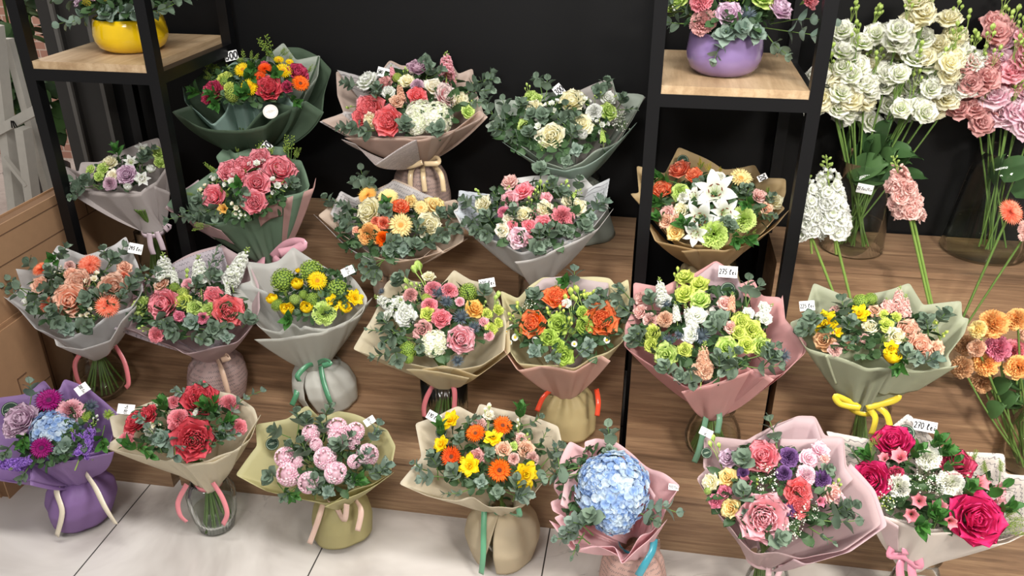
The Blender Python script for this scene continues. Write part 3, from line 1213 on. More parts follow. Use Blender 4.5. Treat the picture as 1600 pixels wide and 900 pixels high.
def wrap_sheet(B, rim, closed=True, off=0.0, bulge=.62, low=.30, seed=0, pleat=.009, rn=.03, wob=.006, K=16, start=0.0):
    """paper sheet lofted from the tied neck up to the rim outline (3-D points)"""
    rnd = np.random.RandomState(seed)
    n = 168 if closed else 64
    R = smooth_closed(rim, n) if closed else smooth_open(rim, n)
    ax = B.axis
    rel_ = R - B.neck
    hgt = rel_ @ ax
    rad = rel_ - hgt[:, None] * ax
    rl = np.linalg.norm(rad, axis=1) + 1e-9
    rdir = rad / rl[:, None]
    e1 = np.cross([0, 1, 0], ax); e1 /= np.linalg.norm(e1)
    e2 = np.cross(ax, e1)
    th = np.arctan2(rdir @ e2, rdir @ e1)
    if not closed:
        th = np.unwrap(th)
    ph = rnd.uniform(0, 6.28, 5)
    pl = (np.abs(np.sin(th * 3.0 + ph[0])) - .6) * .6 + (np.abs(np.sin(th * 5.5 + ph[1])) - .6) * .4 + .2 * np.sin(th * 13 + ph[2])
    if closed:
        pl = (np.abs(np.sin(th * 3.0 + ph[0])) - .6) * .6 + (np.abs(np.sin(th * 5.0 + ph[1])) - .6) * .45 + .25 * np.sin(th * 12 + ph[2])
    rows, uvs = [], []
    # rim waviness along the axis
    wv = wob * (np.sin(th * 4 + ph[3]) + .6 * np.sin(th * 7 + ph[4]))
    for k in range(K):
        t = start + (1 - start) * k / (K - 1)
        P0r, P0h = rn + off, 0.0
        P1r, P1h = rl * bulge + off, hgt * low - .004
        P2r, P2h = rl + off, hgt + wv
        r = (1 - t) ** 2 * P0r + 2 * t * (1 - t) * P1r + t * t * P2r
        h = (1 - t) ** 2 * P0h + 2 * t * (1 - t) * P1h + t * t * P2h
        r = r + pleat * pl * math.sin(PI * min(1, t * 1.05)) * (1.6 - t)
        row = B.neck + rdir * r[:, None] + h[:, None] * ax
        row[:, 1] = np.minimum(row[:, 1], WALLY - .008)
        rows.append(row)
        arc = th * .16
        uvs.append(np.stack([arc, np.full(n, t * .32)], -1))
    mb = MB()
    mb.grid(rows, np.asarray(uvs), 0, closed=closed, flip=True)
    B.last = rows
    return mb


def thick(o, t=.0007):
    md = o.modifiers.new('paper_thickness', 'SOLIDIFY')
    md.thickness = t
    md.offset = 0
    return o


def skirt_mesh(B, prof, seed, pleat=.008, gap=None, nh=120):
    """paper gathered around the vase: prof = [(radius, height below neck)]"""
    rnd = np.random.RandomState(seed)
    ph = rnd.uniform(0, 6.28, 4)
    hs = np.array([p[1] for p in prof]); rs = np.array([p[0] for p in prof])
    H = np.linspace(hs[0], hs[-1], 18)
    rows, uv = [], []
    for h in H:
        t = (h - hs[0]) / (hs[-1] - hs[0])
        r = np.interp(h, hs, rs)
        if gap:
            a0 = gap[0] + gap[1] * (t ** 1.3)
            a1 = gap[0] + 2 * PI - gap[2] * (t ** 1.3)
            th = np.linspace(a0, a1, nh)
        else:
            th = np.arange(nh) * 2 * PI / nh
        pp = -(np.abs(np.sin(th * 2.5 + ph[0])) ** 6) * 1.1 + .5 * np.sin(th * 9 + ph[1] + 2 * t) * (1 - t) + .4 * np.sin(th * 3 + ph[2] + 3 * t)
        if not gap:
            pp = -(np.abs(np.sin(th * 2 + ph[0] + .8 * t)) ** 8) * 1.1 + .6 * np.sin(th * 10 + ph[1]) * (1 - t) ** 2 + .5 * np.sin(th * 3 + ph[2] + 2 * t)
        rr = r + pleat * pp * (1.15 - .6 * t)
        rows.append(np.stack([B.neck[0] + (B.base[0] - B.neck[0]) * t + rr * np.cos(th), B.neck[1] + (B.base[1] - B.neck[1]) * t + rr * np.sin(th), B.neck[2] - h + .004 * t * np.sin(th * 2 + ph[3])], -1))
        uv.append(np.stack([th * .1, np.full(nh, h * 1.1)], -1))
    mb = MB()
    mb.grid(rows, np.asarray(uv), 0, closed=not gap)
    return mb


GLASS = glass_mat('clear_glass', (.97, .98, .975, 1), .8)
GLASSR = glass_mat('ribbed_glass', (.93, .955, .945, 1), 1.0, .1)
WATER = glass_mat('vase_water', (.955, .97, .92, 1), .25)


def vase(base, h, prof, label, group=None, ribs=0, water=.45, name='glass_vase', mat=None):
    """glass vase; prof = [(radius, height fraction)]"""
    root = empty(name, base, label, 'vase', group)
    mb = MB()
    out = [(r, z * h) for r, z in prof]
    inn = [(max(.001, r - .003), max(.006, z * h)) for r, z in prof][::-1]
    mb.lathe([(0.001, 0)] + out + inn + [(0.001, .006)], 160 if ribs else 48, 0, (0, 0, 0), ribs, .008)
    link('vase_body', mb.mesh('vase_body', [mat or (GLASSR if ribs else GLASS)]), root)
    if water:
        mb = MB()
        hs = [z * h for r, z in prof]
        rs = [r for r, z in prof]
        zz = np.linspace(.008, h * water, 10)
        mb.lathe([(0.001, .008)] + [(float(np.interp(z, hs, rs)) - .0045, float(z)) for z in zz] + [(0.001, float(zz[-1]))], 40)
        link('water', mb.mesh('water', [WATER]), root)
    return root


ROUND = [(.55, 0), (.72, .03), (.97, .25), (1.0, .42), (.9, .62), (.68, .82), (.58, .93), (.68, 1.0)]
TALL = [(.7, 0), (.74, .02), (.8, .3), (.88, .6), (.95, .85), (1.0, 1.0)]
CYL = [(.94, 0), (1, .02), (1, .5), (1, 1.0)]
TAPER = [(1.0, 0), (1.02, .05), (.95, .3), (.85, .6), (.76, .9), (.78, 1.0)]


def bouquet(label, view, base, z, neck, center, rim, flowers, tags=(), tilt=30, lean=.04, dome=.30, paper='#dddddd', script=False, back=None,
            vase_r=42, vase_kind=ROUND, skirt=None, sheets=(), ribbon=None, ribs=0, stickers=(), vlabel=None, Y=None, seed=1, stems=10, green=True,
            bulge=.56, low=.36, vh=None, loose=(), pleat=.009, trans=.3, fillk=.86, wob=.006, vwater=.4, skirt_script=False):
    random.seed(seed * 13 + 5)
    np.random.seed(seed * 7 + 3)
    x0, y0, s = view
    px = lambda x, y: (x0 + x / s, y0 + y / s)
    B = Bq()
    if Y is None:
        P = on_z(*px(*base), z)
        r = vase_r / s * mpp(P)
        vd = np.array([P[0] - CAM[0], P[1] - CAM[1], 0]); vd /= np.linalg.norm(vd)
        P = P + vd * r * .7
    else:
        q = on_y(*px(*base), Y)
        P = np.array([q[0], Y, z])
        r = vase_r / s * mpp(P)
    B.base = P
    B.neck = on_y(*px(*neck), P[1] - lean * .25)
    if B.neck[2] < z + .08:
        B.neck[2] = z + .08
    B.C = on_y(*px(*center), P[1] - lean)
    tl = math.radians(tilt)
    N = np.array([0, -math.sin(tl), math.cos(tl)])
    B.axis = B.C - B.neck
    B.axis /= np.linalg.norm(B.axis)
    B.axis = B.axis * .5 + N * .5
    B.axis /= np.linalg.norm(B.axis)
    root = empty('bouquet', B.base, label, 'bouquet', None)
    on_rim = lambda x, y, d=0.0: on_plane(*px(x, y), B.C + N * d, N)
    rim3 = np.array([on_rim(*p) for p in rim])
    # keep sheets behind the wall surface out
    def lim(a):
        a = np.array(a)
        a[:, 1] = np.minimum(a[:, 1], WALLY - .012)
        return a
    rim3 = lim(rim3)
    ctr = rim3.mean(0)
    Rm = np.mean(np.linalg.norm(rim3 - ctr, axis=1))

    def onto(x, y, lift=0.0):
        h = 0
        for _ in range(4):
            Q = on_rim(x, y, h + lift)
            r_ = np.linalg.norm(Q - ctr - N * np.dot(Q - ctr, N)) / Rm
            h = .012 + Rm * dome * max(-.1, 1 - r_ * r_)
        Q[1] = min(Q[1], WALLY - .035)
        return Q

    wo = link('wrapping_paper', rel(root, wrap_sheet(B, rim3, True, 0, bulge, low, seed, pleat, wob=wob)).mesh('wrapping_paper', [paper_mat(paper, script, trans=trans, back=back)]), root)
    thick(wo)
    for i, sh in enumerate(sheets):
        pts, col = sh[0], sh[1]
        o_ = sh[2] if len(sh) > 2 else .006
        opt = sh[3] if len(sh) > 3 else {}
        p3 = lim(np.array([on_rim(a, b_, opt.get('d', 0.0)) for a, b_ in pts]))
        mbb = wrap_sheet(B, p3, opt.get('closed', False), o_, opt.get('bulge', bulge), opt.get('low', low), seed + 11 + i, opt.get('pleat', pleat * .7), wob=.003, start=opt.get('start', .0))
        q = link('paper_sheet', rel(root, mbb).mesh('paper_sheet', [paper_mat(col, opt.get('script', False), trans=trans, back=opt.get('back'))]), root)
        thick(q)
    # leafy filling under the blossoms
    if green:
        key = ('ball', seed % 3)
        if key not in CACHE:
            mb = MB(); leafball(mb)
            CACHE[key] = mb.mesh('foliage', [leaf_mat('#273f26', '#4a6840')])
        fl = [p for p in flowers if len(p) >= 5]
        fx = np.array([onto(p[2], p[3], -.01) for p in fl])
        fc = (fx.min(0) + fx.max(0)) / 2
        bs = basis(N)
        dd = (fx - fc) @ bs
        ex, ey = (np.abs(dd[:, k_]).max() * fillk + .01 for k_ in (0, 1))
        ex, ey = min(ex, Rm * .85), min(ey * .95, Rm * .74)
        o = link('foliage', CACHE[key], root, mat4(bs * np.array([ex, ey, (ex + ey) / 2]), 1, fc + N * .006 - B.base))
    # blossoms and sprigs
    for fdat in flowers:
        code, col = fdat[0], fdat[1]
        if code in 'eEpu':
            x1, y1, x2, y2 = fdat[2:6]
            A_ = onto(x1, y1, -.015)
            B_ = onto(x2, y2, .02 + (fdat[6] if len(fdat) > 6 else 0))
            put_sprig(root, code, A_, B_, N, light=(col == 'l'))
            continue
        if code in 'Sbf':
            x1, y1, x2, y2 = fdat[2:6]
            A_ = onto(x1, y1, -.01)
            B_ = onto(x2, y2, .015)
            L = np.linalg.norm(B_ - A_)
            put_flower(root, code, col, A_, B_ - A_, L)
            continue
        x, y, d = fdat[2:5]
        P_ = onto(x, y)
        rr = d / s * mpp(P_) / 2 * {'R': 1.12, 'G': 1.1, 'C': 1.12, 'X': 1.15, 'F': 1.1, 'D': 1.12, 'g': 1.04}.get(code, 1.0)
        rad = P_ - ctr
        rad -= N * np.dot(rad, N)
        toc = CAM - P_
        toc /= np.linalg.norm(toc)
        n_ = N * .75 + rad / Rm * .65 + toc * .35 + np.random.uniform(-.12, .12, 3)
        if len(fdat) > 5:
            n_ = N * .3 + toc * .7 + CR * fdat[5][0] + CU * fdat[5][1]
        if code == 'T':
            n_ = N * .25 + np.array([0, 0, .8]) + rad / Rm * .45 + CR * random.uniform(-.15, .15)
        n_ /= np.linalg.norm(n_)
        sink = {'R': .45, 'G': .4, 'C': .45, 'X': .4, 'T': .9, 'F': .2, 'H': .5, 'V': .5, 'Y': .4, 'L': .35, 'A': .45, 'D': .1, 'J': .1, 'g': -.15, 'o': .0, 'w': .0, 'h': .2}.get(code, .2)
        sc = {'T': 1.35, 'w': 1.0, 'L': 1.05, 'A': 1.4}.get(code, 1.0)
        put_flower(root, code, col, P_ - n_ * rr * sink, n_, rr * sc)
    # stems, vase, skirt
    h_v = (B.neck[2] - z) * (1.0 if vh is None else vh)
    if stems:
        for i in range(int(stems * 1.4)):
            th = i * 2.4 + seed
            e = np.array([math.cos(th), math.sin(th), 0])
            top = B.neck + (e * [1, .6, 1]) * .02 + B.axis * .10
            mid = B.neck - e * .006
            rr = r * (.45 + .35 * random.random())
            bot = np.array([B.base[0], B.base[1], z + .015]) - e * rr
            mb = MB()
            mb.tube([top, mid, (mid + bot) / 2 + e * .002, bot], .0032, 6, 0)
            link('stem', rel(root, mb).mesh('stem', [leaf_mat('#4c6a30', '#7c9850')]), root)
    vase([float(B.base[0]), float(B.base[1]), z], h_v, [(r * a, b_) for a, b_ in vase_kind], vlabel or (('paper wrapped vase of the ' if skirt else 'clear glass vase under the ') + ' '.join(label.split(',')[0].split()[:10])), None, ribs, vwater)
    if skirt:
        col, rb, rmid, hb, opt = skirt
        km = mpp(B.base) / s
        H = h_v - hb / s * mpp(B.base)
        mb = skirt_mesh(B, [(.034, -.004), (rmid * km * .70, H * .08), (rmid * km * .90, H * .24), (rmid * km, H * .55), ((rb * 1.08 + rmid) / 2 * km, H * .8), (rb * 1.08 * km, H)], seed + 5, opt.get('pleat', .007), opt.get('gap'))
        o = link('vase_wrap', rel(root, mb).mesh('vase_wrap', [paper_mat(col, opt.get('script', False), trans=trans)]), root)
        thick(o)
        rfront = max(rb, rmid) * km + .012
    else:
        rfront = r + .008
    if ribbon:
        col, w, lines = ribbon
        mt = plain('ribbon_' + col[1:], col, .3, 0, .2)
        mb = MB()
        tor = []
        rb_ = .037
        for h_ in np.linspace(-.007, .007, 3):
            th = np.arange(36) * 2 * PI / 36
            tor.append(np.stack([B.neck[0] + rb_ * np.cos(th), B.neck[1] + rb_ * np.sin(th), np.full(36, B.neck[2] + h_)], -1))
        mb.grid(tor, (.5, .5), 0, closed=True)
        rib = link('ribbon', rel(root, mb).mesh('ribbon', [mt]), root)
        thick(rib, .001)
        for ln in lines:
            pts = []
            for i, (a, b_) in enumerate(ln):
                t = i / (len(ln) - 1)
                yy = B.neck[1] - .042 + (B.base[1] - rfront - B.neck[1] + .042) * min(1, t * 1.6)
                q = on_y(*px(a, b_), yy)
                q[2] = max(q[2], z + .004)
                pts.append(q)
            mb = strip(pts, w)
            thick(link('ribbon_tail', rel(root, mb).mesh('ribbon_tail', [mt]), rib), .0012)
    for tg in tags:
        x, y, w_, h_, rot, text = tg[:6]
        P_ = on_rim(x, y, tg[6] if len(tg) > 6 else .035)
        P_[1] = min(P_[1], WALLY - .03)
        price_tag(root, P_, w_ / s, h_ / s, math.radians(rot), text)
    for st in stickers:
        x, y, d = st[:3]
        P_ = on_rim(x, y, .012)
        sticker(root, P_, d / s, (CAM - P_) / np.linalg.norm(CAM - P_) * .7 + N * .5, st[3] if len(st) > 3 else True)
    B.root = root
    return B


# ---------------------------------------------------------------- bouquets, bottom row (on the floor)
bouquet('purple wrapped bouquet with blue hydrangea and magenta gerberas, leftmost on the floor', (0, 570, 3.2136), (434, 815), 0, (395, 560), (270, 370),
        [(-150, 190), (0, 165), (110, 140), (215, 70), (265, 130), (300, 132), (325, 75), (440, 115), (592, 240), (570, 330), (553, 430), (360, 470), (170, 488), (165, 590), (90, 590), (0, 572), (-150, 560), (-220, 380)],
        [('H', 'blue', 268, 340, 250), ('g', 'mag', 250, 185, 148), ('g', 'mag', 212, 418, 128), ('R', 'lilac', 105, 270, 150), ('R', 'lilac', 60, 325, 80), ('C', 'softpink', 358, 232, 140), ('S', 'purple', 400, 470, 480, 270), ('S', 'purple', 440, 440, 350, 310),
         ('S', 'purple', 120, 500, -60, 500), ('S', 'purple', 165, 470, 40, 530), ('h', 'teal', 460, 205, 85), ('h', 'green', 545, 250, 70), ('h', 'green', 428, 270, 50), ('o', 'l', 328, 408, 150), ('u', 'e', 130, 330, 110, 400), ('E', 'l', 150, 200, 150, 95), ('e', 'd', 60, 400, 20, 450),
         ('e', 'd', 140, 520, 100, 580), ('b', 'white', 470, 300, 490, 250), ('u', 'd', 520, 330, 520, 400), ('V', 'green', 440, 250, 50)],
        tags=[(413, 122, 48, 62, -52, '200 lei')], stickers=[(52, 226, 82)], tilt=28, paper='#a582bd', back='#a582bd', vase_r=110,
        skirt=('#a27cba', 128, 165, 12, {}), ribbon=('#e8dcc4', .016, [[(300, 560), (285, 640), (312, 740), (285, 860)], [(430, 545), (480, 620), (530, 720), (582, 800)]]),
        sheets=[([(165, 590), (170, 492), (360, 474), (556, 434)], '#ab88c2', .010)], seed=1, bulge=.6, low=.25, stems=0, green=True, vh=.92)

bouquet('cream wrapped bouquet of crimson garden roses in a round ribbed glass vase on the floor', (160, 580, 3.3346), (610, 855), 0, (555, 575), (430, 330),
        [(5, 398), (100, 330), (60, 350), (38, 240), (120, 225), (200, 190), (320, 130), (500, 90), (680, 120), (790, 190), (806, 240), (770, 340), (690, 420), (560, 470), (425, 478), (300, 455), (150, 430)],
        [('G', 'crim', 475, 360, 200), ('G', 'crim', 510, 148, 175), ('R', 'crim', 165, 265, 110, (-.6, .3)), ('R', 'crim', 235, 225, 95), ('C', 'pink', 400, 245, 120), ('C', 'pink', 118, 355, 90), ('C', 'pink', 372, 155, 75), ('C', 'pink', 665, 165, 110), ('C', 'pink', 715, 290, 90),
         ('C', 'pink', 370, 290, 60), ('S', 'white', 470, 250, 500, 180), ('F', 'cream', 270, 290, 70), ('X', 'cwhite', 245, 310, 60), ('o', 'l', 310, 350, 150), ('E', 'l', 300, 400, 235, 290), ('E', 'l', 340, 330, 380, 440), ('u', 'd', 200, 420, 140, 385), ('u', 'd', 340, 230, 310, 170),
         ('u', 'd', 560, 260, 580, 170), ('u', 'd', 600, 300, 650, 260), ('u', 'd', 560, 230, 530, 180), ('e', 'l', 640, 260, 830, 100), ('e', 'l', 600, 350, 690, 330), ('e', 'l', 440, 120, 380, 100), ('e', 'd', 480, 110, 520, 75), ('e', 'l', 250, 260, 190, 240), ('E', 'l', 560, 390, 640, 300), ('u', 'd', 160, 400, 250, 440)],
        tags=[(123, 198, 52, 82, 82, '170 lei')], paper='#e4dac0', back='#efe8d6', vase_r=115, vase_kind=[(.6, 0), (.78, .03), (.97, .3), (1.06, .55), (1.05, .75), (.85, .93), (.7, 1.0)], ribs=32,
        ribbon=('#e88c94', .014, [[(440, 590), (395, 680), (405, 750), (440, 785)], [(575, 580), (625, 660), (650, 740), (628, 800)]]),
        sheets=[([(425, 478), (560, 462), (700, 400), (808, 236)], '#e8dfc6', .010)], seed=2, stems=12, dome=.26)

bouquet('pale green wrapped bouquet of pink hyacinths on the floor', (360, 610, 3.6), (640, 862), 0, (620, 600), (520, 380),
        [(25, 470), (155, 320), (145, 195), (320, 160), (430, 80), (500, 150), (600, 110), (735, 155), (880, 215), (928, 310), (900, 460), (800, 530), (660, 580), (530, 635), (400, 615), (200, 560)],
        [('Y', 'hya', 450, 235, 110), ('Y', 'hya', 600, 205, 130), ('Y', 'hya', 705, 225, 115), ('Y', 'hya', 300, 375, 130), ('Y', 'hya', 320, 470, 150), ('Y', 'hya', 530, 380, 140), ('Y', 'hya', 435, 520, 135), ('Y', 'hya', 595, 465, 140), ('Y', 'hya', 775, 360, 140), ('Y', 'hya', 700, 400, 90),
         ('Y', 'hya', 600, 265, 110), ('Y', 'hya', 690, 290, 90), ('Y', 'hya', 480, 300, 80), ('Y', 'hya', 370, 400, 80),
         ('E', 'd', 320, 260, 240, 225), ('E', 'd', 380, 230, 375, 130), ('E', 'd', 430, 240, 430, 150), ('E', 'd', 520, 280, 510, 180), ('E', 'd', 430, 400, 340, 310), ('E', 'd', 460, 410, 400, 290), ('E', 'd', 620, 380, 670, 260), ('e', 'd', 540, 160, 560, 100),
         ('E', 'l', 760, 330, 830, 200), ('o', 'l', 825, 235, 80), ('o', 'l', 700, 260, 60), ('E', 'l', 740, 460, 760, 360), ('E', 'l', 800, 470, 880, 420), ('u', 'd', 660, 520, 720, 500), ('u', 'd', 280, 540, 360, 590), ('o', 'l', 550, 570, 110), ('o', 'd', 680, 520, 90), ('E', 'd', 480, 590, 470, 500), ('E', 'd', 260, 480, 215, 480), ('e', 'd', 350, 560, 300, 600), ('o', 'd', 480, 560, 80), ('E', 'd', 740, 500, 850, 460), ('E', 'd', 640, 340, 600, 300)],
        tags=[(783, 172, 42, 62, -58, '200 lei')], stickers=[(236, 300, 74)], paper='#cfc996', back='#dcd7a4', vase_r=105, vase_kind=CYL,
        skirt=('#c9bf86', 150, 165, 42, {'pleat': .004}), ribbon=('#e6c4b4', .015, [[(520, 640), (490, 740), (445, 862)], [(700, 610), (735, 680), (715, 790)], [(590, 640), (640, 730), (655, 640)]]), seed=3, stems=0, dome=.26,
        sheets=[([(530, 637), (660, 585), (810, 520), (900, 462)], '#d2cc98', .010)])

bouquet('cream wrapped bouquet of orange gerberas and yellow daffodils on the floor', (610, 610, 3.1036), (545, 838), 0, (545, 560), (470, 330),
        [(40, 450), (150, 320), (120, 160), (240, 130), (330, 80), (410, 115), (430, 55), (560, 95), (700, 130), (815, 180), (840, 290), (810, 360), (740, 440), (680, 540), (600, 572), (480, 560), (400, 520), (330, 545), (180, 510)],
        [('g', 'orange', 415, 215, 118), ('g', 'orange', 542, 175, 118), ('g', 'redor', 300, 322, 125), ('g', 'orange', 528, 387, 138), ('D', 'yellow', 292, 145, 100), ('D', 'yellow', 248, 262, 95), ('D', 'yellow', 385, 365, 120), ('D', 'yellow', 500, 230, 95), ('D', 'yellow', 655, 408, 135),
         ('b', 'cream', 475, 150, 480, 60), ('X', 'cream', 478, 118, 50), ('b', 'cream', 620, 210, 618, 135), ('b', 'lime', 660, 260, 665, 205), ('X', 'beige', 550, 285, 80), ('X', 'beige', 660, 285, 85), ('C', 'blush', 690, 330, 75), ('X', 'blush', 635, 230, 55), ('X', 'blush', 430, 160, 70), ('X', 'dusty', 420, 320, 70), ('X', 'lime', 598, 270, 45), ('C', 'blush', 600, 330, 60),
         ('o', 'd', 482, 300, 85), ('E', 'd', 230, 410, 200, 330), ('E', 'l', 250, 420, 150, 430), ('e', 'l', 180, 390, 110, 350), ('u', 'd', 250, 240, 240, 180), ('p', 'd', 380, 480, 265, 500), ('E', 'd', 330, 440, 300, 390), ('o', 'l', 438, 440, 90), ('o', 'd', 520, 490, 95), ('E', 'd', 600, 520, 610, 440), ('E', 'l', 580, 500, 660, 500), ('u', 'd', 625, 160, 630, 95), ('p', 'd', 700, 280, 760, 195), ('E', 'd', 740, 360, 815, 280), ('E', 'd', 740, 440, 900, 400), ('E', 'd', 750, 400, 830, 330), ('e', 'd', 340, 270, 340, 230), ('e', 'd', 360, 160, 420, 130), ('e', 'd', 640, 170, 720, 130), ('o', 'l', 630, 510, 80)],
        tags=[(210, 128, 68, 44, -30, '190 lei')], stickers=[(247, 203, 56)], paper='#ddd2ba', back='#ece5d2', vase_r=95, vase_kind=ROUND,
        skirt=('#d8c8a8', 140, 182, 22, {'gap': (-PI / 2 - .12, .10, .34), 'pleat': .005}), ribbon=('#5f9c78', .015, [[(455, 570), (452, 680), (450, 800), (440, 890)], [(560, 570), (590, 600), (625, 605), (620, 570)]]), seed=4, stems=9, dome=.24, fillk=.9)

bouquet('pink tissue wrapped blue hydrangea with eucalyptus on the floor', (840, 650, 3.6), (530, 1110), 0, (540, 720), (420, 420),
        [(65, 465), (120, 440), (80, 380), (135, 240), (185, 152), (270, 195), (265, 150), (330, 130), (440, 150), (540, 210), (640, 290), (805, 405), (735, 480), (700, 580), (600, 680), (470, 805), (445, 770), (320, 728), (225, 750), (95, 580), (140, 560), (85, 535)],
        [('H', 'blue', 425, 400, 420, (0, 0)), ('H', 'blue', 430, 560, 250, (0, -.3)), ('H', 'blue', 330, 340, 240, (-.3, .2)), ('E', 'd', 400, 230, 395, 60), ('o', 'l', 395, 90, 90), ('o', 'd', 405, 190, 110), ('E', 'd', 260, 320, 60, 330), ('E', 'd', 240, 290, 70, 350), ('e', 'l', 120, 270, 100, 180), ('E', 'l', 580, 530, 770, 540), ('E', 'd', 560, 540, 640, 580), ('e', 'l', 560, 520, 700, 500),
         ('E', 'l', 290, 650, 200, 600), ('E', 'l', 270, 700, 160, 650), ('e', 'l', 230, 690, 120, 690), ('E', 'd', 320, 590, 300, 560), ('p', 'd', 250, 680, 200, 780)],
        tags=[(765, 400, 56, 34, -8, '110 lei', .004)], paper='#efc8cc', back='#f3d3d6', vase_r=120, vase_kind=CYL, wob=.012, pleat=.014,
        skirt=('#e4c0b4', 165, 185, 10, {'script': True, 'pleat': .004}), ribbon=('#3f9cb0', .018, [[(655, 690), (645, 760), (600, 840), (565, 900)]]), seed=5, stems=0, dome=.5, tilt=34,
        sheets=[([(100, 500), (130, 330), (270, 250), (430, 210), (600, 300), (690, 440)], '#f2ced2', -.012, {'d': .02, 'back': '#f4d8da'}), ([(95, 585), (220, 745), (320, 715), (440, 700), (475, 808), (600, 680), (700, 575)], '#f0cacf', .012)])

bouquet('mauve wrapped bouquet of pink garden roses and dark purple carnations on the floor', (1070, 650, 3.6), (420, 1180), 0, (430, 790), (500, 400),
        [(65, 350), (150, 265), (105, 295), (110, 110), (185, 115), (345, 150), (510, 45), (640, -10), (735, -5), (790, 110), (895, 115), (910, 280), (1040, 430), (1105, 610), (900, 745), (660, 806), (520, 770), (400, 765), (300, 690), (200, 570)],
        [('G', 'softpink', 445, 570, 255), ('R', 'pink', 440, 225, 165), ('G', 'pkor', 640, 430, 145), ('G', 'pkor', 640, 510, 120), ('X', 'lilac', 240, 235, 105), ('X', 'ltgold', 240, 345, 105), ('X', 'ltgold', 255, 520, 110), ('X', 'ivory', 140, 370, 95), ('X', 'dpink', 220, 430, 85), ('A', 'dpink', 350, 380, 110), ('C', 'dkpurple', 590, 225, 115), ('C', 'dkpurple', 560, 320, 90),
         ('C', 'dkpurple', 780, 355, 110), ('C', 'dkpurple', 580, 535, 90), ('C', 'dkpurple', 325, 320, 70), ('C', 'hya', 690, 330, 115), ('X', 'hya', 700, 235, 100), ('X', 'hya', 765, 185, 100), ('X', 'blush', 790, 240, 50), ('X', 'blush', 840, 440, 105), ('A', 'dpink', 760, 480, 85), ('X', 'hya', 880, 470, 70), ('b', 'lime', 840, 420, 870, 350), ('b', 'lime', 190, 230, 150, 100), ('w', 'white', 460, 330, 130),
         ('w', 'white', 460, 400, 130), ('w', 'white', 700, 530, 130), ('w', 'white', 590, 650, 130), ('w', 'white', 620, 600, 100), ('E', 'd', 340, 290, 330, 240), ('o', 'd', 350, 265, 90), ('E', 'd', 520, 200, 480, 40), ('o', 'd', 510, 120, 80), ('E', 'd', 330, 480, 330, 420), ('o', 'l', 335, 540, 80), ('E', 'd', 500, 720, 540, 690), ('o', 'l', 520, 705, 110), ('E', 'd', 740, 580, 960, 590), ('E', 'd', 780, 560, 900, 500), ('E', 'd', 830, 560, 940, 510), ('p', 'd', 720, 640, 820, 700), ('e', 'd', 770, 300, 820, 290), ('V', 'lime', 125, 420, 45), ('X', 'dpink', 170, 480, 75), ('b', 'lime', 400, 400, 410, 350)],
        tags=[(120, 92, 44, 72, 66, '240 lei', .03)], stickers=[(122, 208, 60)], paper='#cdb3b4', back='#d5bcbd', vase_r=130, vase_kind=ROUND, ribs=0,
        ribbon=('#dcb8be', .014, [[(490, 780), (475, 850), (470, 900)], [(530, 790), (540, 850), (520, 905)]]), seed=6, stems=12, dome=.22, tilt=32,
        sheets=[([(910, 280), (1040, 430), (1108, 612), (900, 748), (660, 808), (600, 780)], '#d9bfc4', .012), ([(345, 150), (510, 45), (640, -10), (735, -5), (780, 112)], '#cfb6ba', -.01, {'d': .012}), ([(540, 118), (895, 112), (910, 280), (960, 350)], '#d4bbbe', -.006, {'d': .004})])

